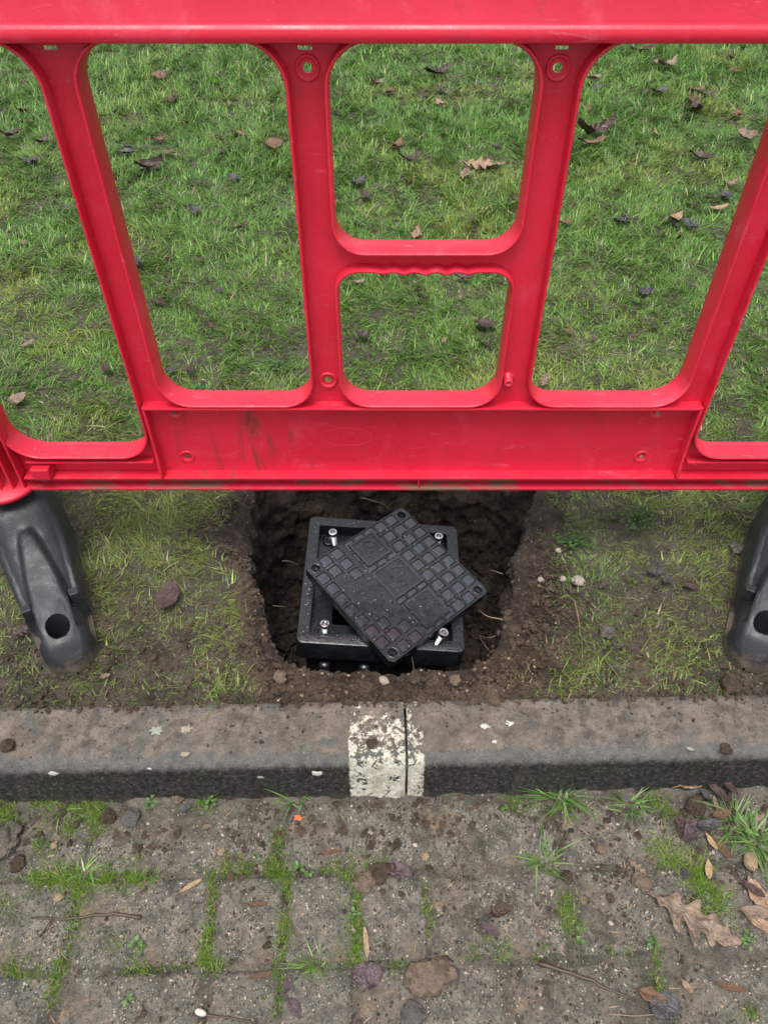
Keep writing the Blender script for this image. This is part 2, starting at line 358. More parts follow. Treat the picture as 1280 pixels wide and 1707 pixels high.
# ------------------------------------------------------------------ lawn soil sheet (to the horizon) with the pit
xs = np.concatenate([[-90, -40, -18, -8, -5], np.arange(-3.6, 3.6001, .03), [5, 8, 18, 40, 90]])
ys = np.concatenate([np.arange(0, .9, .012), np.arange(.9, 6.6, .03), [7.5, 9, 12, 18, 30, 50, 90]])
X, Y = np.meshgrid(xs, ys); Y = Y + .71 + KY*np.clip(X, -4, 4)*(1-smooth(0, 1.0, Y))
Z = lawn_z(X, Y); V = np.stack([X.ravel(), Y.ravel(), Z.ravel()], 1); Fq = grid_faces(len(xs), len(ys))
c = V[Fq].mean(1); th = np.arctan2(c[:, 1]-HC[1], c[:, 0]-HC[0]); rr = np.hypot(c[:, 0]-HC[0], c[:, 1]-HC[1])
Fq = Fq[rr > r_out(th)-.01]
lawn = add('lawn', mesh_np('lawn', V, Fq, M['turf'], True)); tag(lawn, 'muddy turf ground of the lawn behind the kerb', kind='structure')

# dug pit: spoil slope, steep walls, floor
NTH = 420; th = np.linspace(-math.pi, math.pi, NTH, endpoint=False)
prof = [(1.22, -.012, 0), (1.0, .000, 0), (.8, .000, 0), (.6, -.002, 0), (.4, -.006, 0), (.2, -.012, 0), (0, -.026, 0)]
rows = []; q = np.linspace(0, 1, 16)
ri, ro = r_in(th), r_out(th)
ksi = np.interp(q, np.linspace(0, 1, len(prof)), [p[0] for p in prof]); dz = np.interp(q, np.linspace(0, 1, len(prof)), [p[1] for p in prof])
for k, d in zip(ksi, dz):
    r = ri + (ro-ri)*k; x = HC[0]+r*np.cos(th); y = HC[1]+r*np.sin(th); z = lawn_z(x, y)+d; rows.append((x, y, z))
for t in np.linspace(0, 1, 40)[1:]:
    r = ri + .006*np.sin(t*3.0) - .03*t**2; x = HC[0]+r*np.cos(th); y = HC[1]+r*np.sin(th); rows.append((x, y, .092-.407*t+0*x))
for t in np.linspace(0, 1, 14)[1:]:
    r = (ri-.031)*(1-.97*t); x = HC[0]+r*np.cos(th); y = HC[1]+r*np.sin(th); rows.append((x, y, -.315-.02*t+0*x))
Vp = np.stack([np.stack(a, 1) for a in rows], 0); K = len(rows)
amp = np.interp(np.arange(K), [0, 2, 8, 16, 54, K-1], [0, .3, .8, 1, 1, .8])[:, None]
n1 = fbm(Vp[..., 0], Vp[..., 1], Vp[..., 2], 18, 5, 31, .6); n2 = fbm(Vp[..., 0], Vp[..., 1], Vp[..., 2], 18, 5, 77, .6)
rad = np.stack([np.cos(th), np.sin(th)], 1)[None]
wallw = np.interp(np.arange(K), [0, 10, 18, 54, 60, K-1], [0, .3, 1, 1, .2, 0])[:, None]
Vp[..., 0] += rad[..., 0]*(n1*.034+.010*fbm(Vp[..., 0], Vp[..., 1], Vp[..., 2], 70, 3, 6, .7))*amp*wallw; Vp[..., 1] += rad[..., 1]*n1*.030*amp*wallw
Vp[..., 2] += n2*.026*amp*(1-.6*wallw) + .012*fbm(Vp[..., 0], Vp[..., 1], Vp[..., 2], 60, 3, 5, .7)*amp
kb = kerb_back(Vp[..., 0])+.004; low = Vp[..., 2] < .2; Vp[..., 1] = np.where(low & (Vp[..., 1] < kb), kb-.01, Vp[..., 1])
i = np.arange((K-1)*NTH); a = i; b = (i//NTH)*NTH + (i+1) % NTH
pit = add('pit', mesh_np('pit', Vp.reshape(-1, 3), np.stack([a, a+NTH, b+NTH, b], 1), M['soil'], True)); tag(pit, 'square hole dug in wet brown soil behind the kerb', kind='structure')

# ------------------------------------------------------------------ kerb of precast kerbstones
kerb_rot = math.atan(KY)
def kerbstone_mesh(length, jx, seed):
    prof = [(.139, -.12), (.139, .117), (.134, .1235)] + [(y, .1255) for y in np.linspace(.126, .046, 9)]
    prof += [(.046+.032*math.cos(a), .0935+.032*math.sin(a)) for a in np.linspace(math.pi/2, math.pi*.955, 9)][1:]
    last = prof[-1]
    prof += [(last[0]*(1-k), last[1]*(1-k)) for k in np.linspace(0, 1, 7)[1:]] + [(-.002, -.12)]
    n = int(length/.012); xs = np.linspace(.0025, length-.0025, n); m = len(prof)
    P = np.array(prof); Vv = np.zeros((n, m, 3)); Vv[..., 0] = xs[:, None]; Vv[..., 1] = P[None, :, 0]; Vv[..., 2] = P[None, :, 1]
    e = np.minimum(xs, length-xs)[:, None]; chip = smooth(.010, 0, e)*(.0035+.004*np.maximum(0, fbm(Vv[..., 1], Vv[..., 2], seed, 60, 3, seed)))
    nn = fbm(Vv[..., 0]+seed, Vv[..., 1], Vv[..., 2], 25, 5, 9)*.0022 - .006*np.maximum(0, fbm(Vv[..., 0]+seed, Vv[..., 1], Vv[..., 2], 34, 4, 19)-.34)
    up = np.clip((Vv[..., 2]-.06)/.06, 0, 1)
    Vv[..., 2] += (nn-chip)*up; Vv[..., 1] += -(nn-chip)*(1-up)*(Vv[..., 1] < .1)
    Fk = grid_faces(m, n); Vf = Vv.reshape(-1, 3)
    faces = [tuple(f) for f in Fk] + [tuple(range(m)), tuple((n-1)*m+k for k in range(m))[::-1]]
    me = mesh_np('kerbstone', Vf, faces, M['kerb'], True)
    at = me.attributes.new('band', 'FLOAT', 'POINT'); at.data.foreach_set('value', (Vf[:, 0]+jx).astype(np.float32))
    auto_smooth(me, 1.0); return me
kerb = add('kerb', None, None, (0, .588, 0), (0, 0, kerb_rot)); tag(kerb, 'low concrete kerb dividing lawn from block paving', kind='structure')
JX = .042
KX = [JX-.914*4+.914*k for k in range(8)]
kb_me = MB(); 
for k, x0 in enumerate(KX):
    o = add('kerbstone', kerbstone_mesh(.914, x0-JX, k*3.7), kerb, (x0, 0, 0)); o.rotation_euler = (random.uniform(-.004, .004), 0, random.uniform(-.002, .002)); o.location.z = [0, 0, 0, 0, -.002, 0, 0, 0][k]
MB().box(-3.7, 3.7, .02, .12, -.13, .09).build('mortar_bed', M['mud'], kerb)

# ------------------------------------------------------------------ block paving
paving = add('paving', None, None, (0, .588, 0), (0, 0, kerb_rot)); tag(paving, 'muddy mossy block paving in front of the kerb', kind='structure')
rows_y = [-.006, -.130, -.274, -.424, -.570, -.714, -.858, -1.0]
joints = {0: [-1.16, -.92, -.70, -.44, -.196, .066, .319, .56, .80, 1.04], 1: [-1.25, -1.01, -.77, -.534, -.297, -.174, -.051, .070, .312, .553, .79, 1.03], 2: [-1.2, -1.0, -.76, -.526, -.29, -.172, -.053, .19, .436, .68, .92, 1.16]}
def paver_mesh(w, d, seed, n=16):
    xs = np.linspace(-w/2, w/2, n); ys = np.linspace(-d/2, d/2, n); Xp, Yp = np.meshgrid(xs, ys)
    e = np.minimum(w/2-abs(Xp), d/2-abs(Yp)); z = -.0042*smooth(.009, 0, e)**1.5 + .0022*fbm(Xp+seed, Yp, 0, 30, 4, 13)
    ins = .003*smooth(.004, 0, e)*fbm(Xp*1.0+seed, Yp, 1, 60, 2, 4)
    Vv = np.stack([Xp*(1-ins), Yp*(1-ins), z], -1).reshape(-1, 3); F0 = [tuple(f) for f in grid_faces(n, n)]
    ring = list(range(n)) + [n*k+n-1 for k in range(1, n)] + [n*n-1-k for k in range(1, n)] + [n*k for k in range(n-2, 0, -1)]
    b = len(Vv); Vb = Vv[ring].copy(); Vb[:, 2] = -.06; L = len(ring)
    F0 += [(ring[k], b+k, b+(k+1) % L, ring[(k+1) % L]) for k in range(L)]
    return mesh_np('paver', np.vstack([Vv, Vb]), F0, M['paver'], True)
for r in range(7):
    y1, y0 = rows_y[r], rows_y[r+1]
    js = joints.get(r)
    if js is None:
        js = [-1.2+random.uniform(-.04, .04)]
        while js[-1] < 1.1: js.append(js[-1]+random.choice([.12, .16, .24]))
    for a, b in zip(js[:-1], js[1:]):
        w, d = b-a-.009, y1-y0-.009
        o = add('paver', paver_mesh(w, d, a*7.7+r*3.1, 18 if r < 3 else 8), paving, ((a+b)/2, (y0+y1)/2, random.uniform(-.002, .002)), (random.uniform(-.008, .008), random.uniform(-.008, .008), random.uniform(-.012, .012)))
# jointing sand and mud, one sheet that rises over the blocks where mud lies on them
def mud_z(x, y):                                     # kerb-line coordinates (y = 0 at the kerb foot)
    n = fbm(x, y, 0, 7, 5, 61); m = fbm(x+3, y, 0, 24, 5, 15, .6)
    z = -.0048 + .0085*n + .0050*m + .0034*fbm(x, y, 0, 70, 3, 8, .7)
    z = z + .0030*smooth(-.16, -.05, y) + .010*smooth(-.022, .0, y)*(1+m)
    return np.clip(z, -.011, .02)
xs = np.concatenate([[-90, -30, -10, -4, -1.6], np.arange(-.90, .9001, .004), [1.6, 4, 10, 30, 90]])
ys = np.concatenate([[-90, -30, -10, -3, -1.2], np.arange(-.42, .012, .004)])
X, Y = np.meshgrid(xs, ys); Z = mud_z(X, Y); Z = np.where((abs(X) > 1.2) | (Y < -1.0), -.006, Z)
add('joint_sand', mesh_np('joint_sand', np.stack([X.ravel(), Y.ravel(), Z.ravel()], 1), grid_faces(len(xs), len(ys)), M['mud'], True), paving)

# ------------------------------------------------------------------ red barrier
BY = 1.10
def rounded(x0, x1, z0, z1, rb, rt, n=9, wavy=False):       # counter-clockwise opening contour
    pts = []
    for cx, cz, r, a0 in ((x1-rb, z0+rb, rb, -90), (x1-rt, z1-rt, rt, 0), (x0+rt, z1-rt, rt, 90), (x0+rb, z0+rb, rb, 180)):
        if wavy and a0 == 90:
            xa, xb = pts[-1][0], cx
            for k in range(1, 40):
                f = k/40; w = math.sin(f*math.pi)**.5
                pts.append((xa+(xb-xa)*f, z1 - .0022*w*(1-math.cos((f-.1)/.8*2*math.pi*5))*(0.1 < f < .9)))
        for k in range(n+1):
            a = math.radians(a0+90*k/n); pts.append((cx+r*math.cos(a), cz+r*math.sin(a)))
    out = [pts[0]]
    for p in pts[1:]:
        if math.hypot(p[0]-out[-1][0], p[1]-out[-1][1]) > 1e-5: out.append(p)
    return out
def offset(pts, d):                                     # outwards for ccw
    P = np.array(pts); T = np.roll(P, -1, 0)-np.roll(P, 1, 0); T /= np.linalg.norm(T, axis=1)[:, None]
    return P + d*np.stack([T[:, 1], -T[:, 0]], 1)
def sweep_ring(pts, sec):
    P = np.array(pts); n = len(P); m = len(sec); rings = []
    for off, y in sec:
        q = offset(P, off); rings.append(np.stack([q[:, 0], np.full(n, BY+y), q[:, 1]], 1))
    Vv = np.concatenate(rings); fs = [(i*n+k, i*n+(k+1) % n, ((i+1) % m)*n+(k+1) % n, ((i+1) % m)*n+k) for i in range(m) for k in range(n)]
    mb = MB(); mb.add(Vv, fs); return mb
def inside(p, poly):
    x, y = p; c = False; n = len(poly)
    for i in range(n):
        x0, y0 = poly[i]; x1, y1 = poly[i-1]
        if (y0 > y) != (y1 > y) and x < (x1-x0)*(y-y0)/(y1-y0)+x0: c = not c
    return c
def plate(outer, holes, t):                              # flat sheet with real openings, thickness t, in (x, z) about y = 0
    vs, es = [], []
    for loop in [outer]+holes:
        b = len(vs); vs += [Vector((p[0], p[1])) for p in loop]; es += [(b+k, b+(k+1) % len(loop)) for k in range(len(loop))]
    v2, e2, f2, *_ = delaunay_2d_cdt(vs, es, [], 0, 1e-6)
    fs = []
    for f in f2:
        c = (sum(v2[i].x for i in f)/3, sum(v2[i].y for i in f)/3)
        if inside(c, outer) and not any(inside(c, h) for h in holes): fs.append(tuple(f))
    n = len(v2); mb = MB()
    Vv = [(p.x, -t/2, p.y) for p in v2]+[(p.x, t/2, p.y) for p in v2]; cnt = {}
    for f in fs:
        for a, b in zip(f, f[1:]+f[:1]): cnt[(a, b)] = 1
    side = [(a, b, b+n, a+n) for (a, b) in cnt if (b, a) not in cnt]
    mb.add(Vv, fs+[tuple(i+n for i in f[::-1]) for f in fs]+side); return mb
def circle(x, z, r, n=16): return [(x+r*math.cos(2*math.pi*k/n), z+r*math.sin(2*math.pi*k/n)) for k in range(n)]
barrier = add('pedestrian_barrier', None, None, (0, 0, 0)); tag(barrier, 'red plastic pedestrian barrier with openings standing over the pit on black feet', 'barrier')
ZT, ZM = 1.126, .553
ops = {'O0': (-.722, -.450, .428, ZT), 'O1': (-.399, -.130, ZM, ZT), 'O2': (-.073, .203, .846, ZT), 'O3': (-.073, .203, ZM, .812), 'O5': (.260, .537, ZM, ZT), 'O4': (.590, .858, .428, ZT)}
sec = [(-.0005, 0), (.0003, -.010), (.0006, -.0225), (.0016, -.0246), (.0032, -.0252), (.0048, -.0245), (.0056, -.0222), (.0064, -.004), (.0064, .004), (.0056, .0222), (.0048, .0245), (.0032, .0252), (.0016, .0246), (.0006, .0225), (.0003, .010)]
holes = []
for k, (x0, x1, z0, z1) in ops.items():
    rb = .052 if k != 'O3' else .050; rt = .055 if k != 'O3' else .034
    if k == 'O2': rb = .044
    if k in ('O0', 'O4'): rb = .06
    pts = rounded(x0, x1, z0, z1, rb, rt, 10, k == 'O3')
    holes.append([tuple(p) for p in offset(pts, .003)])
    o = sweep_ring(pts, sec).build('opening_flange', M['red'], barrier); auto_smooth(o.data, .8)
boss = [B(513, 112), B(929, 112), B(547, 632)]; scr = [B(292, 687), B(313, 760), B(1095, 687), B(1068, 760)]
XL, XR = -.862, .996
outer = [(XL, .372), (XR, .372), (XR, ZT+.01), (XL, ZT+.01)]
web = plate(outer, holes+[circle(x, z, .0065) for x, z in boss]+[circle(x, z, .004) for x, z in scr]+[[(x-.009, 1.1130), (x+.009, 1.1130), (x+.009, 1.1180), (x-.009, 1.1180)] for x in (B(84, 77)[0], B(508, 75)[0], B(937, 75)[0])], .0044)
o = web.build('web_panel', M['red'], barrier, loc=(0, BY, 0))
# top board with its rounded lower lip
pf = [(1.066, 1.150), (1.064, 1.147), (1.0605, 1.1445), (1.0590, 1.140), (1.0592, 1.134), (1.0610, 1.1300), (1.066, 1.1280), (1.134, 1.1280), (1.139, 1.130), (1.141, 1.140), (1.136, 1.148), (1.134, 1.152), (1.134, 1.318), (1.128, 1.328), (1.072, 1.328), (1.066, 1.318), (1.0665, 1.24)]
mb = MB(); n = len(pf); xsn = np.linspace(XL-.01, XR+.01, 40)
mb.add([(x, y, z) for x in xsn for y, z in pf], [(i*n+k, i*n+(k+1) % n, (i+1)*n+(k+1) % n, (i+1)*n+k) for i in range(39) for k in range(n)]+[tuple(range(n)), tuple(39*n+k for k in range(n))])
o = mb.build('top_board', M['red'], barrier); auto_smooth(o.data, .6)
# lower panel ledges and rails
def rail(name, x0, x1, y0, y1, z0, z1, mat='red', bev=.0014): return MB().box(x0, x1, y0, y1, z0, z1).build(name, M[mat], barrier, bevel=bev)
rail('upper_ledge', -.4365, .576, BY-.0245, BY+.0245, .5415, .5465)
rail('lower_ledge', -.715, .851, BY-.026, BY+.026, .3695, .3745)
rail('bottom_rail', -.715, .851, BY-.027, BY+.027, .341, .347, 'grime')
MB().box(-.72, .856, BY-.006, BY+.006, .347, .3696).build('groove_web', M['grime'], barrier)
for x in (-.4395, .579):
    mb = MB(); t = .0028
    mb.add([(x+s*t, y, z) for s in (-1, 1) for y, z in ((BY-.0235, .5465), (BY-.0235, .44), (BY-.030, .38), (BY-.024, .3755), (BY+.024, .3755), (BY+.024, .5465))],
           [(0, 1, 2, 3, 4, 5), (11, 10, 9, 8, 7, 6)]+[(k, (k+1) % 6+0, (k+1) % 6+6, k+6) for k in range(6)])
    mb.build('end_rib', M['red'], barrier, bevel=.0012)
MB().box(.068, .0705, BY-.0265, BY-.006, .347, .3696).build('groove_rib', M['red'], barrier)
for x0, x1 in ((-.700, -.45), (.592, .836)): rail('side_ledge', x0, x1, BY-.022, BY+.022, .4085, .413)
# bosses, screws, peg
for x, z in boss:
    mb = MB(); mb.lathe([(.0165, .0022), (.0160, .0045), (.0145, .0052), (.0128, .0045), (.009, -.0005), (.0066, -.0015)], (x, BY-.0005, z), 28, 'y', False); mb.build('moulded_boss', M['red'], barrier, True)
for x, z in scr:
    mb = MB(); mb.lathe([(.0150, .0018), (.0142, .0034), (.0130, .0036), (.0115, .0030), (.0046, .0026), (.0042, .001)], (x, BY-.0004, z), 28, 'y', False); mb.build('rivet_ring', M['red'], barrier, True)
    MB().lathe([(.0041, .002), (.0036, .003), (.0018, .0032)], (x-.0004, BY, z), 12, 'y').build('rivet', M['stone_buff'], barrier, True)
x, z = B(847, 637, 1.085)
MB().lathe([(.0125, .002), (.0118, .0042), (.0085, .005), (.0080, .018), (.0070, .0200), (.0035, .0200), (.0030, .0175)], (x, BY, z), 24, 'y').build('stacking_peg', M['red'], barrier, True)
for u, v in ((670, 421), (742, 421)):
    x, z = B(u, v, 1.095); MB().lathe([(.003, .002), (.0026, .0034), (.001, .0036)], (x, BY, z), 10, 'y').build('crossbar_pin', M['stone_buff'], barrier, True)
# faint moulded oval on the lower panel
x, z = B(578, 727); pts = [(x+.048*math.cos(a), z+.021*math.sin(a)) for a in np.linspace(0, 2*math.pi, 48, endpoint=False)]
sweep_ring(pts, [(0, -.0021), (.0006, -.00245), (.0012, -.0021)]).build('moulded_oval', M['red'], barrier)
for k in range(4):
    xx = x-.018+.012*k; MB().box(xx-.0035, xx+.0035, BY-.0024, BY-.0021, z+(-.003 if k % 2 else .002), z+(-.002 if k % 2 else .003)).build('moulded_stroke', M['red'], barrier)
# end posts with socket ribs and collars
for sx, cx in ((-1, -.772), (1, .908)):
    for dx in (.052, .030, .006, -.020, -.046, -.072):
        xx = cx-sx*dx; rail('socket_rib', xx-.0022, xx+.0022, BY-.036+.006*abs(dx)/.05, BY-.003, .352, .60-.4*abs(.052-dx))
    mb = MB(); mb.lathe([(.0, .0), (.062, .0), (.068, .003), (.069, .010), (.066, .0135), (.0, .0135)], (cx, BY, .336), 40, 'z', False); mb.build('socket_collar', M['red'], barrier, True)
    xx = cx-sx*.098
    MB().box(xx-.018, xx+.018, BY-.034, BY-.003, .3755, .4025).build('locking_lug', M['red'], barrier, bevel=.003)

# feet (blow-moulded, ridge-backed, pierced near the toe)
def foot_mesh():
    NS, NW = 104, 100; L = .362
    s = np.linspace(0, 1, NS); w = np.linspace(-1, 1, NW); S, W = np.meshgrid(s, w, indexing='ij')
    half = np.interp(s, [0, .12, .3, .5, .7, .82, .90, .95, .98, 1], [.080, .077, .071, .064, .058, .054, .048, .038, .026, .003])[:, None]
    top = np.interp(s, [0, .08, .18, .35, .55, .72, .85, .93, .975, 1], [.205, .200, .186, .158, .125, .102, .086, .068, .042, .010])[:, None]
    aW = abs(W); A = np.sign(W)*(1-(1-aW)**1.0)
    # cross-section: flat-ish crown, rounded shoulder, near-vertical flank
    ang = W*math.pi/2; e = .55
    px = half*np.sign(np.sin(ang))*abs(np.sin(ang))**e; pz = top*abs(np.cos(ang))**e
    u = px/np.maximum(half, 1e-4)
    # raised tongue
    tw = np.interp(S, [0, .22, .30, .55, .80, 1], [.02, .05, .16, .46, .62, .8]); ton = smooth(tw+.17, tw-.07, abs(u))*smooth(.18, .34, S)*smooth(1.0, .9, S)
    shoulder = smooth(.16, .3, S)*smooth(.70, .66, S)*(1-ton)*smooth(.98, .7, abs(u))
    pz = pz - .022*shoulder + .005*ton
    # side pockets behind the toe
    pk = smooth(.665, .675, S)*smooth(.875, .79, S)*smooth(.60, .66, abs(u))*smooth(.12, .35, pz/np.maximum(top, 1e-4))
    px = px - np.sign(px)*.010*pk; pz = pz - .022*pk
    pz += .0012*fbm(S*6, W*3, 0, 3, 3, 12)
    Vv = np.stack([px, -S*L, np.maximum(pz, 0)], -1).reshape(-1, 3); Fq = grid_faces(NW, NS)
    c = Vv[Fq].mean(1); hc = (.0, -.303); hr = .0225
    Fq = Fq[~(((c[:, 0]-hc[0])**2+(c[:, 1]-hc[1])**2 < hr**2) & (c[:, 2] > .03))]
    return Vv, Fq, hc, hr
FV, FF, hc, hr = foot_mesh()
def build_foot(parent, loc, rz, name='foot'):
    f = add(name, None, parent, loc, (0, 0, rz))
    for sgn, nm in ((1, 'front_half'), (-1, 'rear_half')):
        Vv = FV.copy()
        if sgn < 0: Vv[:, 1] *= -1
        # snap the rim of the hole to a circle
        d = np.hypot(Vv[:, 0]-hc[0], Vv[:, 1]-sgn*hc[1]); m = (d > hr-.003) & (d < hr+.0045) & (Vv[:, 2] > .03)
        k = (hr-.0005)/np.maximum(d, 1e-5); Vv[m, 0] = hc[0]+(Vv[m, 0]-hc[0])*k[m]; Vv[m, 1] = sgn*hc[1]+(Vv[m, 1]-sgn*hc[1])*k[m]
        h = add(nm, mesh_np(nm, Vv, FF if sgn > 0 else FF[:, ::-1], M['foot'], True), f); auto_smooth(h.data, .9)
        mb = MB(); zt = lambda y: float(np.interp(y*-sgn/.362, [.72, .85, .93], [.106, .090, .072]))
        n = 28; ring = [(hc[0]+(hr+.0005)*math.cos(2*math.pi*i/n), sgn*hc[1]+(hr+.0005)*math.sin(2*math.pi*i/n)) for i in range(n)]
        vv = [(x, y, zt(y)+.001) for x, y in ring]+[(x*.92, y, .004) for x, y in ring]
        mb.add(vv, [(i, (i+1) % n, n+(i+1) % n, n+i) for i in range(n)]+[tuple(range(n, 2*n))]); add('bore', mb.me('bore', M['foot'], False), h)
        for q in (-1, 1):
            MB().box(q*.045-.009, q*.045+.009, -sgn*.238-.010, -sgn*.238+.008, .070, .099).build('stop_lug', M['foot'], h, bevel=.002)
    return f
build_foot(barrier, (-.770, BY, .122), math.atan2(.178, .327)); build_foot(barrier, (.893, BY, .122), -math.atan2(.200, .327))

# ------------------------------------------------------------------ chamber frame, bolts, cover
fm = Matrix.Translation((-.003, 1.094, .030)) @ Matrix.Rotation(math.radians(-.8), 4, 'Z') @ Matrix.Rotation(math.radians(5.1), 4, 'Y') @ Matrix.Rotation(math.radians(1.3), 4, 'X')
chamber = add('inspection_chamber', None); chamber.matrix_world = fm; tag(chamber, 'square black plastic chamber frame with rain drops standing in the pit', 'chamber')
def rsq(h, r, n=6): return [tuple(p) for p in rounded(-h, h, -h, h, r, r, n)]
def sq_loft(rings, mat, name, parent, closed=False, n=6):
    vs = []; m = 4*(n+1)
    for h, r, z in rings:
        p = rsq(h, r, n); p = (p+[p[-1]]*m)[:m]; vs += [(x, y, z) for x, y in p]
    fs = [(i*m+k, i*m+(k+1) % m, (i+1)*m+(k+1) % m, (i+1)*m+k) for i in range(len(rings)-1) for k in range(m)]
    mb = MB(); mb.add(vs, fs)
    if closed: mb.f.append(tuple((len(rings)-1)*m+k for k in range(m)))
    o = mb.build(name, mat, parent); auto_smooth(o.data, .5); return o
sq_loft([(.176, .014, -.075), (.1845, .014, -.062), (.185, .014, -.004), (.1835, .0135, -.001), (.181, .012, 0), (.1585, .006, 0), (.157, .005, -.0015), (.155, .004, -.034)], M['poly'], 'rim', chamber)
sq_loft([(.156, .004, -.033), (.112, .006, -.033), (.110, .006, -.036), (.108, .006, -.24)], M['poly'], 'seating_ledge', chamber)
sq_loft([(.1755, .014, -.072), (.165, .014, -.078), (.160, .016, -.26)], M['poly'], 'outer_wall', chamber)
MB().box(-.109, .109, -.109, .109, -.25, -.238).build('base', M['soil'], chamber)
for x in (-.12, -.03, .10):
    MB().lathe([(.014, -.16), (.014, -.095), (.010, -.088)], (x, -.176, 0), 14).build('lifting_lug', M['poly'], chamber, True)
for x in (-.133, .133):
    for y in (-.133, .133): MB().lathe([(.016, -.0335), (.016, -.028), (.011, -.0275), (.0075, -.0275), (.0075, -.0335)], (x, y, 0), 20).build('bolt_socket', M['poly'], chamber, True)
for (x0, x1, y0, y1) in ((-.03, .03, -.157, -.14), (-.03, .03, .14, .157)): MB().box(x0, x1, y0, y1, -.0325, -.020).build('locating_tab', M['poly'], chamber, bevel=.001)
drops = MB()
for k in range(520):
    if k % 2: x, y = random.uniform(-.183, .183), random.choice([-1, 1])*random.uniform(.160, .181)
    else: y, x = random.uniform(-.183, .183), random.choice([-1, 1])*random.uniform(.160, .181)
    if max(abs(x), abs(y)) > .181: continue
    r = random.choice([.0006]*4+[.001, .0013, .0016, .0024]); a = random.uniform(.8, 1.5)
    drops.lathe([(r, 0.0001), (r*.92, r*.3), (r*.6, r*.55), (r*.15, r*.65)], (0, 0, 0), 8); vs = drops.v[-32:]; drops.v[-32:] = [(px*a+x, py+y, pz) for px, py, pz in vs]
o = drops.build('rain_drops', M['water'], chamber, True); o['kind'] = 'stuff'

def bolt_meshes():
    mb = MB(); mb.lathe([(.0105, 0), (.0112, .0012), (.0112, .0065), (.0098, .0092), (.0062, .0100), (.0058, .0072), (.001, .0068)], n=28); hd = mb.me('head', M['steel'], True); auto_smooth(hd, .6)
    pr = [(.0066, 0.0)]; z = 0
    while z > -.044: pr += [(.0066, z), (.0058, z-.0006), (.0058, z-.0009), (.0066, z-.0015)]; z -= .0018
    mb = MB(); mb.lathe(pr+[(.0050, -.047)], n=18); sh = mb.me('shank', M['steel'], True); auto_smooth(sh, .5)
    mb = MB()
    for k in range(6):
        a = math.pi*k/3; mb.box(-.0012, .0012, -.0012, .0012, .0068, .0088); mb.v[-8:] = [(x+.0042*math.cos(a), y+.0042*math.sin(a), zz) for x, y, zz in mb.v[-8:]]
    return hd, sh, mb.me('drive_lobe', M['recess'])
bh, bs, bd = bolt_meshes()
for (u, v), (tx, ty), lab in (((555, 886), (.03, -.06), 'far left corner of the chamber frame'), ((731, 893), (.02, .05), 'far right frame corner, half hidden by cover'), ((738, 1053), (.03, .30), 'near right frame corner, the most tilted'), ((541, 1039), (.02, .04), 'near left corner of the chamber frame')):
    x, y = G(u, v, .058); b = add('bolt', None, None, (x, y, .048), (tx, ty, random.uniform(0, 1))); tag(b, 'shiny steel bolt standing in the '+lab, 'bolt', 'four loose cover bolts')
    add('head', bh, b); add('shank', bs, b); add('drive_recess', bd, b)

LS = .30; LT = .026
lm = Matrix.Translation((.030, 1.062, .071)) @ Matrix.Rotation(math.radians(-48.5), 4, 'Z') @ Matrix.Rotation(math.radians(9.7), 4, 'Y') @ Matrix.Rotation(math.radians(-2.2), 4, 'X')
cover = add('chamber_cover', None); cover.matrix_world = lm; tag(cover, 'square black patterned cover lying askew across the chamber frame', 'cover')
HS = LS/2; hp = HS-.0185
hl = [(sx*hp, sy*hp) for sx in (-1, 1) for sy in (-1, 1)]
def flat(mb, z):                      # plate() builds upright; lay it down
    mb.v = [(x, y2, -y1+z) for x, y1, y2 in mb.v]; return mb
moats = []
sq_loft([(HS, .012, -.0055), (HS-.0008, .012, -LT), (HS-.010, .008, -LT), (.01, .004, -LT)], M['lid'], 'skirt', cover, True)
flat(plate(rsq(HS-.002, .011, 5), [circle(x, y, .0105, 20) for x, y in hl], .002), -.0062).build('groove_floor', M['lid'], cover)
for x, y in hl:
    mb = MB(); mb.lathe([(.0104, -.0005), (.0104, -.012), (.0062, -.0125), (.0060, -.0255)], (x, y, 0), 20, 'z', False); mb.build('bolt_hole', M['lid'], cover, True)
    mb = MB(); mb.lathe([(.0126, 0), (.0124, .0012), (.0114, .0016), (.0106, .0010), (.0104, -.001)], (x, y, 0), 24, 'z', False); mb.build('hole_rim', M['pad'], cover, True)
# lid axes: a runs from the far corner to the right corner (+x), b from the far corner to the left corner (-y)... local (x, y) = ((a-.5)S, (.5-b)S)
def lid(a, b): return ((a-.5)*LS, (.5-b)*LS)
pad_cache = {}
def pad(a, b, w=.0238, h=.0238):
    k = (round(w, 4), round(h, 4))
    if k not in pad_cache:
        rings = [(0, -.005), (0, -.0004), (.0009, .0006)]; vs = []; m = 16
        for ins, z in rings:
            r = .0035; hw, hh = w/2-ins, h/2-ins; p = []
            for cx, cy, a0 in ((hw-r, -hh+r, -90), (hw-r, hh-r, 0), (-hw+r, hh-r, 90), (-hw+r, -hh+r, 180)):
                for q in range(4): aa = math.radians(a0+30*q); p.append((cx+r*math.cos(aa), cy+r*math.sin(aa), z))
            vs += p
        mb = MB(); mb.add(vs, [(i*m+q, i*m+(q+1) % m, (i+1)*m+(q+1) % m, (i+1)*m+q) for i in range(2) for q in range(m)]+[tuple(2*m+q for q in range(m))]); pad_cache[k] = mb.me('tread_pad', M['pad'])
    x, y = lid(a, b); add('tread_pad', pad_cache[k], cover, (x, y, 0), (0, 0, 0)); g = .0016; moats.append([(x+p, y+q) for p, q in ((-w/2-g, -h/2-g), (w/2+g, -h/2-g), (w/2+g, h/2+g), (-w/2-g, h/2+g))])
P9 = [(k+.5)/9 for k in range(9)]
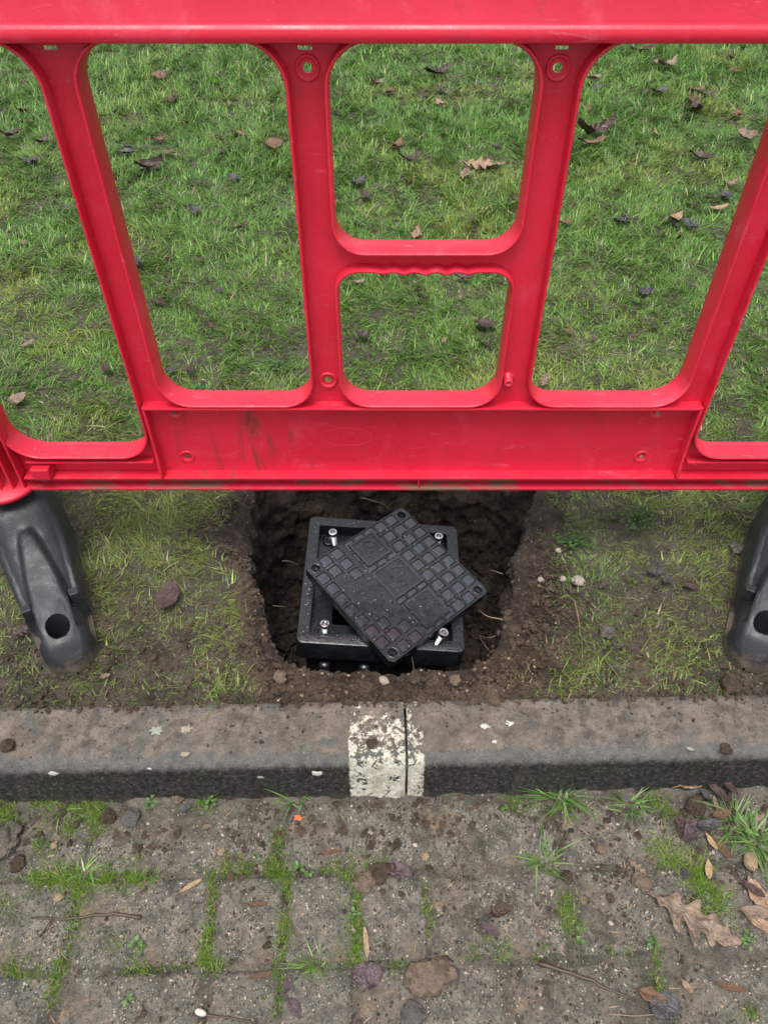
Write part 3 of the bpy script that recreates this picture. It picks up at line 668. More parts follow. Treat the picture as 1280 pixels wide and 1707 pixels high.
for i, a in enumerate(P9):
    for j, b in enumerate(P9):
        if (i in (0, 8)) and (j in (0, 8)): continue
        if 3 <= j <= 5: continue
        if (j == 6 and 3 <= i <= 6) or (j == 7 and 2 <= i <= 5): continue
        pad(a, b, .0238, .0238)
for b in (.385, .487, .59):
    for a, w in ((.315, .0115), (.655, .0115), (.030, .0095), (.968, .0095)): pad(a, b, w, .0235)
for a in (.40, .49, .58):
    pass
for a in P9:
    if not .34 < a < .64: pad(a, .3515, .0238, .0060); pad(a, .6195, .0238, .0060)
flat(plate(rsq(HS, .012, 5), [circle(x, y, .0105, 20) for x, y in hl]+moats, .0054), -.0027).build('top_plate', M['lid'], cover)
def stroke(pts, z0=.0, hgt=.0030, w=.0020, name='emblem_line', mat='pad', par=None):
    mb = MB(); P = np.array(pts, float); T = np.gradient(P, axis=0); T /= np.linalg.norm(T, axis=1)[:, None]+1e-9; N = np.stack([-T[:, 1], T[:, 0]], 1)*w/2; n = len(P)
    vs = [(*p, z0) for p in P+N]+[(*p, z0+hgt) for p in P+N*.6]+[(*p, z0+hgt) for p in P-N*.6]+[(*p, z0) for p in P-N]
    fs = [(q*n+k, q*n+k+1, (q+1)*n+k+1, (q+1)*n+k) for q in range(3) for k in range(n-1)]+[(0, n, 2*n, 3*n), (4*n-1, 3*n-1, 2*n-1, n-1)]
    mb.add(vs, fs); return mb.build(name, M[mat], par or cover)
for q, (a, b, sz, ph) in enumerate(((.165, .485, .232, .6), (.487, .487, .275, 2.2), (.812, .485, .235, 4.0))):
    cx, cy = lid(a, b); h = sz*LS/2
    em = flat(plate([tuple((cx+x, cy+y)) for x, y in rsq(h, .003, 3)], [[(cx+x, cy+y) for x, y in rsq(h-.003, .002, 3)]], .0024), .0012).build('emblem_border', M['pad'], cover)
    ar = np.linspace(ph, ph+5.2, 40); stroke([(cx+h*.62*math.cos(t), cy+h*.62*math.sin(t)) for t in ar], w=.0024, par=em)
    for k in range(5):
        t0 = ph+2.0+(k-2)*.34; r0, r1 = h*.08, h*(.42-.04*abs(k-2)); stroke([(cx+r*math.cos(t0+.25*(r/h)), cy+r*math.sin(t0+.25*(r/h))) for r in np.linspace(r0, r1, 6)], w=.0026, par=em)
    stroke([(cx+h*.26*math.cos(t), cy+h*.26*math.sin(t)) for t in np.linspace(ph+3.2, ph+6.0, 14)], w=.0026, par=em)
    for k in range(4): x0 = cx-h*.7+k*h*.36; stroke([(x0, cy+h*.80), (x0+h*.1, cy+h*.88), (x0+h*.2, cy+h*.78)], w=.0016, par=em)
rs = random.Random(4)
for row, (b, n, hgt) in enumerate(((.70, 9, .015), (.795, 7, .014))):       # worn, unreadable raised characters
    for k in range(n):
        a = .26+k*.052+(.03 if row else 0); cx, cy = lid(a, b)
        pts = [(cx+rs.uniform(-.004, .004), cy-hgt/2+hgt*q/3) for q in range(4)]; stroke(pts, w=.0032, hgt=.0024, name='worn_character')
        y0 = cy+rs.uniform(-hgt/2, hgt/2); stroke([(cx-.004, y0), (cx+.001, y0+rs.uniform(-.003, .003)), (cx+.005, y0+rs.uniform(-.004, .004))], w=.0030, hgt=.0024, name='worn_character')
for k in range(12):                                                         # soil smears in the grooves
    a, b = rs.choice(P9)+.055, rs.uniform(.05, .95)
    if rs.random() < .5: a, b = b, a
    x, y = lid(min(a, .97), min(b, .97)); t = rs.choice([0, math.pi/2]); l = rs.uniform(.004, .012)
    stroke([(x+l*f*math.cos(t), y+l*f*math.sin(t)) for f in (-1, -.3, .4, 1)], hgt=.0007, w=rs.uniform(.0012, .0028), name='soil_smear', mat='clay')
drops = MB()
for k in range(420):
    x, y = random.uniform(-HS+.006, HS-.006), random.uniform(-HS+.006, HS-.006); r = random.choice([.0006]*5+[.0009, .0012, .0018]); z = .0006
    drops.lathe([(r, 0), (r*.9, r*.3), (r*.55, r*.55), (r*.1, r*.62)], (x, y, z), 7)
o = drops.build('rain_drops', M['water'], cover, True); o['kind'] = 'stuff'

# ------------------------------------------------------------------ grass, moss and weeds (blades)
def blades(x, y, z, L, az, lean, bend, w, col, nseg=3, cup=None):
    n = len(x); ts = np.linspace(0, 1, nseg+1); vs = []
    dx, dy = np.cos(az), np.sin(az)
    for t in ts:
        h = L*(np.sin(lean)*t + bend*t*t); zz = L*(np.cos(lean)*t - .45*bend*t*t); ww = w*.5*(1-t**1.6)*(.75+.5*min(1, t*4))
        cx, cy, cz = x+dx*h, y+dy*h, z+np.maximum(zz, .001+.002*t)
        if t < 1: vs += [np.stack([cx-dy*ww, cy+dx*ww, cz], 1), np.stack([cx+dy*ww, cy-dx*ww, cz], 1)]
        else: vs += [np.stack([cx, cy, cz], 1)]
    V = np.stack(vs, 1); k = V.shape[1]; b = (np.arange(n)*k)[:, None]
    tri = []
    for s in range(nseg-1): a = 2*s; tri += [(a, a+1, a+3), (a, a+3, a+2)]
    a = 2*(nseg-1); tri += [(a, a+1, a+2)]
    F = np.concatenate([b+np.array(t)[None] for t in tri]).reshape(len(tri), n, 3).transpose(1, 0, 2).reshape(-1, 3)
    return V.reshape(-1, 3), F, np.repeat(col, k, 0)
def pit_margin(x, y):                                        # 0 at the brink, 1 at the outer limit of the bare soil
    th = np.arctan2(y-HC[1], x-HC[0]); r = np.hypot(x-HC[0], y-HC[1]); a, b = r_in(th), r_out(th); return (r-a)/(b-a)
bare_spots = [(G(u, v, .125), r) for u, v, r in ((330,980,.05),(250,1100,.10),(380,1100,.07),(40,1120,.14),(60,1060,.08),(200,1140,.10),(960,905,.05),(1035,890,.05),(1085,975,.05),(940,1000,.07),(930,1090,.05),(1010,1060,.035),(1120,860,.05),(470,590,.10),(440,560,.06),(1270,1150,.05),(1000,980,.04),(160,900,.03),(240,950,.04),(1190,900,.05))]
def cover_map(x, y):
    d = smooth(.52, 1.05, pit_margin(x, y) + .5*fbm(x, y, 0, 11, 3, 91))
    for (bx, by), r in bare_spots:
        q = np.hypot((x-bx), (y-by)*1.1)/r + .5*fbm(x, y, 0, 18, 3, 33); d = d*(.38+.62*smooth(.45, 1.05, q))
    k = y-kerb_back(x); d = d*(.36+.64*smooth(-.02, .05, k+.075*fbm(x, y, 0, 9, 4, 4)))
    near = smooth(1.35, 1.05, y); d = d*(1-near*.45*smooth(.08, .40, fbm(x, y, 0, 7, 4, 44)+.04*(x < -.1)))
    d = d*(1-.22*smooth(.3, .5, fbm(x, y, 0, 3.3, 3, 71)))
    return d
def lawn_batch(y0, y1, dens, L0, w0, nseg, lean0, thatch=False):
    hw = .62*y1+.95; area = (y1-y0)*2*hw; n = int(area*dens)
    x = RNG.uniform(-hw, hw, n); y = RNG.uniform(y0, y1, n)
    # clumped
    x += .010*fbm(x, y, 0, 40, 2, 3); y += .010*fbm(x, y, 0, 40, 2, 8)
    ok = (abs(x) < .56*y+.62) & (RNG.random(n) < (np.where(pit_margin(x, y) < .85, 0, .35+.65*smooth(-.3, .2, fbm(x, y, 0, 16, 3, 60))) if thatch else cover_map(x, y))) & ~((abs(x+.01) < .235) & (y < .83)) & (y > kerb_back(x)-.004)
    x, y = x[ok], y[ok]; n = len(x); z = lawn_z(x, y)-.003
    patch = fbm(x, y, 0, 2.4, 4, 55); fine = fbm(x, y, 0, 11, 3, 66)
    mat_ = smooth(.05, .40, fbm(x, y, 0, 5.2, 3, 123)); L = L0*(1+.40*patch+.3*fine)*(1-.22*mat_)*RNG.lognormal(0, .30, n); L = np.clip(L, .008, .115)
    flow = 3.0*fbm(x, y, 0, 4.5, 3, 19)*math.pi + 2.0*fbm(x, y, 0, 22, 2, 29)
    az = flow + RNG.normal(0, .9, n); lean = np.clip(RNG.normal(lean0, .34, n)+.22*mat_, .05, 1.48); bend = RNG.uniform(.05, .55, n)
    dry = RNG.random(n); yel = smooth(-.15, .5, fbm(x, y, 0, 3.1, 4, 88) + .24*smooth(2.3, 1.0, y) - .14*smooth(1.8, 3.6, y))
    g0 = np.array([.046, .115, .014]); g1 = np.array([.170, .305, .048]); g2 = np.array([.28, .30, .065]); st = np.array([.36, .31, .17]); br = np.array([.12, .085, .045])
    t = RNG.random(n)[:, None]; col = g0*(1-t)+g1*t
    yy = (yel*RNG.random(n))[:, None]; col = col*(1-yy)+g2*yy
    far = smooth(1.7, 3.5, y)[:, None]; col = col*(1-.20*far)+np.array([.045, .170, .032])*.20*far
    ps = .035+.05*smooth(2.2, 1.0, y); m = dry < ps; col[m] = st*RNG.uniform(.6, 1.1, m.sum())[:, None]
    m = (dry > ps) & (dry < ps*1.6); col[m] = br*RNG.uniform(.6, 1.3, m.sum())[:, None]
    nr = .28*smooth(1.45, 1.0, y)[:, None]; col = col*(1-nr)+np.array([.095, .095, .040])*nr
    lt = RNG.random(n) < .12-.08*smooth(1.5, 1.2, y); col[lt] = col[lt]*1.6+.04
    w = w0*RNG.choice([.55, .8, 1.0, 1.3, 1.9], n, p=[.25, .3, .25, .13, .07])*RNG.uniform(.8, 1.2, n)
    if thatch:
        t = RNG.random(n)[:, None]; col = np.array([.085, .090, .030])*(1-t)+np.array([.22, .19, .095])*t; m = RNG.random(n) < .45+.4*smooth(1.4, 2.0, y); col[m] = np.array([.060, .120, .022])*RNG.uniform(.7, 1.5, m.sum())[:, None]
        m = RNG.random(n) < .25; col[m] = np.array([.060, .042, .028])
    return blades(x, y, z, L, az, lean, bend, w, col, nseg)
batches = [lawn_batch(.71, 1.7, 40000, .017, .0016, 2, 1.2, True), lawn_batch(1.7, 2.8, 12000, .026, .0030, 2, 1.15, True), lawn_batch(2.8, 6.0, 5000, .034, .0055, 2, 1.1, True), lawn_batch(.71, 1.5, 52000, .021, .0020, 2, 1.08), lawn_batch(1.5, 2.4, 40000, .029, .0027, 2, 1.0), lawn_batch(2.4, 3.8, 24000, .037, .0036, 2, .90), lawn_batch(3.8, 6.0, 11000, .043, .0052, 2, .82)]
off = 0; Vs, Fs, Cs = [], [], []
for V, F, C in batches: Vs.append(V); Fs.append(F+off); Cs.append(C); off += len(V)
o = add('lawn_grass', mesh_np('lawn_grass', np.concatenate(Vs), np.concatenate(Fs), M['grass'], False, np.concatenate(Cs))); tag(o, 'short wet green lawn grass around and behind the barrier', 'grass', kind='stuff')

# moss and fine grass in the paving joints
Vs, Fs, Cs = [], [], []; off = 0
def put(batch):
    global off
    V, F, C = batch; Vs.append(V); Fs.append(F+off); Cs.append(C); off += len(V)
def k2w(x, y): c_, s_ = math.cos(kerb_rot), math.sin(kerb_rot); return x*c_-y*s_, .588+x*s_+y*c_
def w2k(x, y): c_, s_ = math.cos(kerb_rot), math.sin(kerb_rot); y = y-.588; return x*c_+y*s_, -x*s_+y*c_
def moss_seg(u0, v0, u1, v1, wid, dens, L=.008, bright=1.0):
    x0, y0 = G(u0, v0, 0); x1, y1 = G(u1, v1, 0); ln = math.hypot(x1-x0, y1-y0)+.004; wid = wid*1.45; L = L*1.25; n = int(dens*ln*wid*1e6/2.2)
    t = RNG.random(n); x = x0+(x1-x0)*t+RNG.normal(0, wid/2.2, n); y = y0+(y1-y0)*t+RNG.normal(0, wid/2.2, n)
    ok = fbm(x, y, 0, 45, 3, 17) > -.22; x, y = x[ok], y[ok]; n = len(x)
    if not n: return
    kx, ky = w2k(x, y); z = np.maximum(mud_z(kx, ky), -.004)-.001
    t = RNG.random(n)[:, None]; col = (np.array([.048, .092, .010])*(1-t)+np.array([.16, .27, .030])*t)*bright
    lt = RNG.random(n) < .10; col[lt] = np.array([.30, .27, .13])
    put(blades(x, y, z, L*RNG.lognormal(0, .35, n), RNG.uniform(0, 6.28, n), np.clip(RNG.normal(.6, .35, n), 0, 1.4), RNG.uniform(.0, .5, n), .0011*RNG.uniform(.6, 1.4, n), col, 2))
for s in ((55,1462,245,1466,.022,.9,.010,1.1),(60,1472,150,1480,.016,.8,.010,1.1),(370,1446,470,1446,.016,.9,.009,.85),(530,1440,640,1438,.014,.8,.009,.9),(352,1452,352,1530,.008,.8,.007,.9),(350,1540,338,1610,.011,.9,.008,1),(462,1392,466,1460,.012,.7,.009,.85),(478,1460,466,1600,.013,.9,.009,1),(462,1600,458,1690,.010,.6,.008,.95),(578,1455,592,1530,.014,.8,.009,1),(592,1530,585,1600,.015,.9,.009,1.05),(708,1475,712,1560,.008,.6,.008,.9),(330,1600,370,1608,.012,.8,.008,1),(820,1582,860,1585,.012,.7,.008,1),(770,1585,800,1588,.012,.5,.007,.8),(940,1490,955,1560,.016,.6,.009,1),(880,1560,900,1590,.012,.7,.009,1),(1090,1415,1140,1430,.022,.8,.011,1.25),(1160,1460,1200,1500,.024,.8,.013,1.25),(1170,1440,1180,1520,.020,.6,.012,1.2),(1080,1340,1120,1350,.016,.8,.009,1),(60,1340,180,1345,.014,.6,.010,1),(110,1380,160,1390,.016,.8,.008,.9),(140,1350,175,1385,.012,.7,.010,1),(0,1350,25,1370,.016,.7,.012,1.1),(0,1605,60,1618,.014,.8,.010,1),(120,1500,135,1560,.016,.6,.010,1),(110,1590,80,1680,.012,.5,.010,.95),(185,1560,240,1620,.018,.5,.009,.95),(1090,1580,1100,1680,.008,.5,.008,.9),(480,1615,545,1618,.010,.5,.009,1),(835,1340,900,1345,.014,.5,.008,.8),(330,1338,360,1345,.012,.6,.008,.9),(0,1500,15,1530,.014,.7,.010,1),(50,1400,70,1420,.014,.7,.008,.8),(1230,1690,1270,1700,.014,.5,.008,.9),(640,1605,700,1610,.010,.35,.007,.7),(1010,1580,1060,1590,.010,.4,.007,.8),(240,1605,330,1608,.010,.35,.007,.7)):
    moss_seg(*s)
o = add('joint_moss', mesh_np('joint_moss', np.concatenate(Vs), np.concatenate(Fs), M['moss'], False, np.concatenate(Cs))); tag(o, 'bright green moss growing in the paving joints', 'moss', kind='stuff')

def weed_tuft(u, v, label, n=26, L=.035, w=.0032, seed=0, group='grass weeds rooted along the kerb', tint=1.0):
    n = int(n*1.5); tint = tint*1.3; r = np.random.default_rng(seed+100); x, y = G(u, v, .006); kx, ky = w2k(np.array([x]), np.array([y])); z0 = float(mud_z(kx, ky)[0])
    px, py = r.normal(0, .010, n), r.normal(0, .008, n); t = r.random(n)[:, None]
    col = (np.array([.045, .105, .022])*(1-t)+np.array([.14, .215, .065])*t)*tint*r.uniform(.7, 1.2, (n, 1))
    V, F, C = blades(px, py, np.full(n, -.002), 1.1*L*r.lognormal(-.1, .32, n), np.arctan2(py, px)+r.normal(0, .8, n), np.clip(r.normal(.85, .42, n), .1, 1.45), r.uniform(.1, .8, n), 1.1*w*r.uniform(.5, 1.3, n), col, 4)
    o = add('weed_tuft', mesh_np('weed_tuft', V, F, M['weed'], False, C), None, (x, y, z0)); tag(o, label, 'weed', group)
weed_tuft(490, 1332, 'small star-shaped grass weed above the orange leaf scrap at the kerb foot', 18, .030, .0028, 1)
weed_tuft(936, 1330, 'largest bushy grass weed at the foot of the right kerbstone', 44, .040, .0034, 2)
weed_tuft(1048, 1338, 'spreading grass weed at the kerb foot left of the leaf heap', 26, .036, .0034, 3)
weed_tuft(905, 1432, 'pale green grass weed alone in the middle of the right paving', 30, .030, .0032, 4)
weed_tuft(1225, 1372, 'long bladed grass weed just right of the wet leaf heap', 44, .042, .0036, 5)
weed_tuft(1262, 1400, 'long bladed grass weed at the right picture edge above the buff stone', 44, .042, .0036, 6)
weed_tuft(95, 1352, 'thin grass weed at the kerb foot left of the grey stone', 16, .030, .0022, 7, tint=1.1)
weed_tuft(528, 1605, 'yellowish fine grass weed between the paving blocks near the dark round leaf', 22, .030, .0018, 8, tint=1.25)
weed_tuft(140, 1452, 'pale leafy grass weed in the thick moss strip', 12, .024, .0034, 9, tint=1.4)
weed_tuft(1190, 1505, 'fine bright grass weed beside the large oak leaf', 26, .024, .0018, 10, tint=1.2)
def plantlet(u, v, label, n=9, R=.012, seed=0, zb=None, group='small round-leaved seedlings on the paving', tint=1.0):
    r = random.Random(seed); mb = MB(); x, y = G(u, v, .006 if zb is None else zb)
    cols = []
    for k in range(n):
        a = r.uniform(0, 6.28); d = R*math.sqrt(r.random()); lz = .004+.010*r.random(); s = r.uniform(.0025, .0045); tl = r.uniform(-.4, .4)
        cx, cy = d*math.cos(a), d*math.sin(a); b = len(mb.v)
        ring = [(s*math.cos(t)*(1.15 if abs(t) < 1 else 1), s*.8*math.sin(t)) for t in [2*math.pi*q/8 for q in range(8)]]
        ca, sa = math.cos(a), math.sin(a)
        vs = [(cx, cy, lz-.0006)]+[(cx+ca*p-sa*q, cy+sa*p+ca*q, lz+tl*p) for p, q in ring]
        mb.add(vs, [(0, 1+q, 1+(q+1) % 8) for q in range(8)])
        mb.tube([(0, 0, -.002), (cx*.5, cy*.5, lz*.6), (cx, cy, lz-.0005)], .0006, 4)
    V = np.array(mb.v); t = RNG.random(len(V))[:, None]*.3+r.random()*.5; C = (np.array([.045, .105, .02])*(1-t)+np.array([.11, .21, .05])*t)*tint
    kx, ky = w2k(np.array([x]), np.array([y])); z0 = float(mud_z(kx, ky)[0]) if zb is None else zb
    o = add('seedling', mesh_np('seedling', V, mb.f, M['weed'], True, C), None, (x, y, max(z0, -.002))); tag(o, label, 'seedling', group)
for k, (u, v, n, R, lab) in enumerate(((228,1578,10,.012,'round-leaved seedling right of the chalky streaks on the left paving'),(212,1668,8,.009,'bright seedling on the block at lower left'),(252,1345,10,.014,'leafy seedling at the kerb foot beside the grey stone'),(350,1340,8,.012,'leafy seedling at the kerb foot in the middle of the left kerbstone'),(497,1448,8,.010,'pale seedling in the cross joint right of the moss strip'),(842,1345,6,.010,'greyish seedling near the kerb joint on the right'),(965,1560,8,.011,'seedling in the joint below the pale grass weed'),(1088,1572,14,.014,'seedling patch left of the oak leaf tip'),(1248,1568,14,.014,'seedling clump at the right edge below the leaf litter'),(1190,1400,8,.012,'seedling under the straw coloured leaves'),(515,1452,6,.008,'small dark seedling next to the pale seedling'),(590,1528,8,.010,'seedling in the mossy joint right of the buff block'),(1080,1335,8,.012,'round-leaved seedling at the kerb foot by the spreading grass weed'))):
    plantlet(u, v, lab, n, R, k)
for k, (u, v, lab) in enumerate(((955, 905, 'clover patch on the lawn right of the pit'), (1060, 865, 'low leafy weed patch on the lawn under the right of the barrier'), (465, 610, 'flat leafy weed patch behind the barrier left of the middle opening'), (1150, 195, 'clover patch far behind the barrier at upper right'))):
    x, y = G(u, v, .13); plantlet(u, v, lab, 60, .045, 40+k, float(lawn_z(x, y))+.012, 'leafy weeds in the lawn', .8)

# ------------------------------------------------------------------ crumbs, grit and stones
bm = bmesh.new(); bmesh.ops.create_icosphere(bm, subdivisions=1, radius=1); ICO = np.array([v.co[:] for v in bm.verts]); ICOF = np.array([[v.index for v in f.verts] for f in bm.faces]); bm.free()
def crumbs(x, y, z, s, seed):
    r = np.random.default_rng(seed); n = len(x); k = len(ICO)
    V = ICO[None]*(1+.28*r.normal(size=(n, k, 1)))*(np.stack([s*r.uniform(.7, 1.3, n), s*r.uniform(.7, 1.3, n), s*r.uniform(.5, .9, n)], 1)[:, None])
    a = r.uniform(0, 6.28, n); c_, s_ = np.cos(a)[:, None], np.sin(a)[:, None]
    V = np.stack([V[..., 0]*c_-V[..., 1]*s_, V[..., 0]*s_+V[..., 1]*c_, V[..., 2]], -1)+np.stack([x, y, z], 1)[:, None]
    F = (np.arange(n)*k)[:, None, None]+ICOF[None]; return V.reshape(-1, 3), F.reshape(-1, 3)
n = 8500; th_ = RNG.uniform(-math.pi, math.pi, n); m = RNG.random(n)
m[:3600] = RNG.uniform(-.05, 1.05, 3600); th_[:3400] = RNG.normal(-math.pi/2, .62, 3400)
ri_, ro_ = r_in(th_), r_out(th_); rr = ri_+(ro_-ri_)*(m*1.15-.02); x = HC[0]+rr*np.cos(th_); y = HC[1]+rr*np.sin(th_)
ok = y > kerb_back(x)-.006; x, y, m = x[ok], y[ok], m[ok]; n = len(x)
z = lawn_z(x, y)+np.interp(m*1.15-.02, [0, .2, .4, .6, .8, 1, 1.2], [-.034, -.018, -.009, -.003, 0, 0, 0])+.002
V, F = crumbs(x, y, z, np.clip(RNG.lognormal(-6.0, .55, n), .001, .011), 5)
o = add('soil_crumbs', mesh_np('soil_crumbs', V, F, M['crumb'], False)); tag(o, 'loose brown soil crumbs round the brink of the pit', 'soil', kind='stuff')
n = 240; th_ = np.concatenate([RNG.normal(-math.pi/2, .55, 150), RNG.uniform(-math.pi, math.pi, 90)]); m = RNG.uniform(.0, 1.15, n); rr = r_in(th_)+(r_out(th_)-r_in(th_))*m; x = HC[0]+rr*np.cos(th_); y = HC[1]+rr*np.sin(th_); ok = y > kerb_back(x)-.004; x, y, m = x[ok], y[ok], m[ok]
V, F = crumbs(x, y, lawn_z(x, y)+np.interp(m, [0, .2, .4, .6, .8, 1], [-.024, -.010, -.004, 0, .003, .003]), np.clip(RNG.lognormal(-6.5, .5, len(x)), .0008, .005), 15); o = add('spoil_pebbles', mesh_np('spoil_pebbles', V, F, M['stone_buff'], False)); tag(o, 'small buff pebbles mixed in the spoil round the pit', 'grit', kind='stuff')
n = 900; th_ = RNG.uniform(-math.pi, math.pi, n); rr = r_in(th_)*RNG.uniform(.55, .95, n); x = HC[0]+rr*np.cos(th_); y = HC[1]+rr*np.sin(th_)
V, F = crumbs(x, y, np.full(n, -.30), np.clip(RNG.lognormal(-5.2, .6, n), .002, .02), 6); o = add('fallen_soil', mesh_np('fallen_soil', V, F, M['soil'], False)); tag(o, 'crumbled soil on the floor of the pit', 'soil', kind='stuff')
n = 9000; x = RNG.uniform(-.92, .92, n); y = RNG.uniform(-.42, -.003, n); y[:4600] = -np.abs(RNG.normal(0, .085, 4600))-.002; ok = fbm(x, y, 0, 9, 4, 12) > -.18; x, y = x[ok], y[ok]; n = len(x); kz = np.maximum(mud_z(x, y), -.001); x, y = k2w(x, y)
sz_ = np.clip(RNG.lognormal(-6.75, .60, n), .0006, .0075); sz_[:260] = RNG.uniform(.0035, .0085, 260); V, F = crumbs(x, y, kz, sz_, 8)
o = add('paving_grit', mesh_np('paving_grit', V, F, M['crumb'], False)); tag(o, 'loose soil grit scattered over the paving', 'grit', kind='stuff')
n = 1800; x = RNG.uniform(-.92, .92, n); y = RNG.uniform(-.42, -.003, n); kz = np.maximum(mud_z(x, y), -.0015); x, y = k2w(x, y)
V, F = crumbs(x, y, kz, np.clip(RNG.lognormal(-6.55, .5, n), .0006, .0055), 9); o = add('pale_grit', mesh_np('pale_grit', V, F, M['stone_pale'], False)); tag(o, 'tiny pale pebbles scattered over the paving', 'grit', kind='stuff')
n = 4200; x = RNG.uniform(-1.0, 1.0, n); y = kerb_back(x)+np.abs(RNG.normal(0, .14, n))-.018; kz = lawn_z(x, y)+.004; kz = np.where(y < kerb_back(x), .127, kz)
ok = pit_margin(x, y) > .3; V, F = crumbs(x[ok], y[ok], kz[ok], np.clip(RNG.lognormal(-6.3, .6, n), .0008, .009)[ok], 10); o = add('lawn_edge_grit', mesh_np('lawn_edge_grit', V, F, M['crumb'], False)); tag(o, 'loose soil grit along the back of the kerb', 'grit', kind='stuff')

def surf(u, v, kind):
    if kind == 'p':
        x, y = G(u, v, .004); kx, ky = w2k(np.array([x]), np.array([y])); return x, y, max(float(mud_z(kx, ky)[0]), .0)
    if kind == 'k': x, y = G(u, v, .126); return x, y, .1255
    zz = .125
    for _ in range(3): x, y = G(u, v, zz); zz = float(lawn_z(np.array(x), np.array(y)))+(.025 if y > 1.4 else .010)
    return x, y, zz
def rock(name, u, v, size, mat, label, cat, seed, kind='p', flatn=.6, group=None, asp=1.0, rough=.30):
    x, y, z = surf(u, v, kind); bm = bmesh.new(); bmesh.ops.create_icosphere(bm, subdivisions=4, radius=1); P = np.array([q.co[:] for q in bm.verts]); Fk = np.array([[q.index for q in f.verts] for f in bm.faces]); bm.free()
    d = 1+rough*1.5*fbm(P[:, 0]+seed*3.1, P[:, 1], P[:, 2], 1.2, 2, seed)+rough*fbm(P[:, 0], P[:, 1]+seed, P[:, 2], 4, 4, seed, .6)
    P = P*d[:, None]*np.array([size*asp, size/asp, size*flatn])*.85
    o = add(name, mesh_np(name, P, Fk, M[mat], True), None, (x, y, z+size*flatn*.45), (0, 0, seed*1.3)); tag(o, label, cat, group)
for a in (('stone',220,1364,.021,'stone_grey','dark grey stone lying at the foot of the left kerbstone','stone',1,'p',.6,None,1.0,.16),('clod',180,1362,.016,'crumb','brown clod touching the left side of the grey stone','clod',2),('clod',8,1402,.034,'mud','large mud clod at the left picture edge on the paving','clod',3,'p',.5),('clod',30,1440,.016,'crumb','small crumbly clod below the large mud clod at the left edge','clod',30),('stone',90,1408,.008,'stone_buff','small buff pebble below the grey stone on the left paving','stone',4),('stone',97,1496,.009,'stone_buff','rusty buff pebble below the thick moss strip','stone',5),
    ('clod',1158,1345,.021,'crumb','round crumbly clod at the left of the wet leaf heap','clod',6,'p',.75),('stone',1250,1436,.017,'stone_buff','smooth buff stone near the right picture edge','stone',7,'p',.6,None,.85,.10),('clod',1070,1470,.018,'clay','tan flaky clod left of the oak leaf','clod',8,'p',.35),('clod',608,1472,.019,'clay','orange brown clod in the mossy joint at mid paving','clod',9,'p',.6),('clod',634,1455,.022,'crumb','smooth brown clod right of the orange brown clod','clod',10,'p',.45,None,1.3),('clod',716,1630,.040,'clay','flat tan clod smeared near the bottom middle','clod',11,'p',.10,None,.8,.30),('clod',690,1692,.022,'stone_grey','dark slaty lump at the bottom edge below the tan clod','clod',12,'p',.4),('clod',1000,1414,.012,'clay','tan crumb right of the pale grass weed','clod',13,'p',.45),('clod',945,1462,.013,'crumb','brown crumb below the pale grass weed','clod',14,'p',.45),('stone',710,1428,.008,'stone_buff','orange pebble on the paving below the kerb joint','stone',15),('stone',298,1335,.013,'clay','tan lump against the kerb foot','stone',16),('stone',308,1348,.010,'stone_grey','grey lump below the tan lump at the kerb foot','stone',17),('stone',368,1420,.008,'stone_buff','buff pebble on the first row of blocks','stone',18),('clod',15,1246,.013,'crumb','knobbly crumb on top of the kerb at far left','clod',19,'k',.8),('clod',620,1240,.011,'crumb','mud lump on the white painted band of the kerb','clod',20,'k',.5),('clod',872,1185,.006,'clay','small tan crumb on top of the right kerbstone','clod',21,'k',.5),('clod',1210,1250,.012,'crumb','brown flake stuck on the edge of the right kerbstone','clod',22,'k',.4),
    ('stone',963,970,.014,'stone_pale','pale flint on the bare soil right of the pit','stone',23,'l',.6),('stone',938,967,.008,'stone_pale','small pale flint left of the larger pale flint','stone',24,'l',.7),('stone',900,967,.007,'stone_pale','white chip on the spoil at the right brink of the pit','stone',25,'l',.6),('clod',1012,1055,.017,'mud','mud clod with pale side on the lawn right of the pit','clod',26,'l',.6),('stone',930,918,.008,'stone_pale','cream pebble beside the clover patch','stone',27,'l',.5),('clod',1228,915,.018,'mud','pinkish mud clod just left of the right foot','clod',28,'l',.5),('clod',1218,1143,.022,'crumb','brown clod at the back of the kerb below the right foot','clod',29,'l',.5),('stone',640,1136,.010,'stone_pale','pale stone in the soil lip in front of the pit','stone',31,'l',.7),('clod',468,1130,.015,'clay','orange clay lump at the near left corner of the pit','clod',32,'l',.7),('clod',760,1136,.013,'clay','buff clay lump in the soil lip near right','clod',33,'l',.7),('clod',690,1132,.014,'crumb','brown lump in the middle of the soil lip','clod',34,'l',.7)):
    rock(*a)

n = 900; x = RNG.uniform(-.95, .95, n); y = .588+KY*x+np.clip(.135-np.abs(RNG.normal(0, .045, n)), .03, .135)
V, F = crumbs(x, y, np.full(n, .1258), np.clip(RNG.lognormal(-7.0, .6, n), .0004, .0045), 41); o = add('kerb_grit', mesh_np('kerb_grit', V, F, M['crumb'], False)); tag(o, 'loose soil grains lying on top of the kerb', 'grit', kind='stuff')
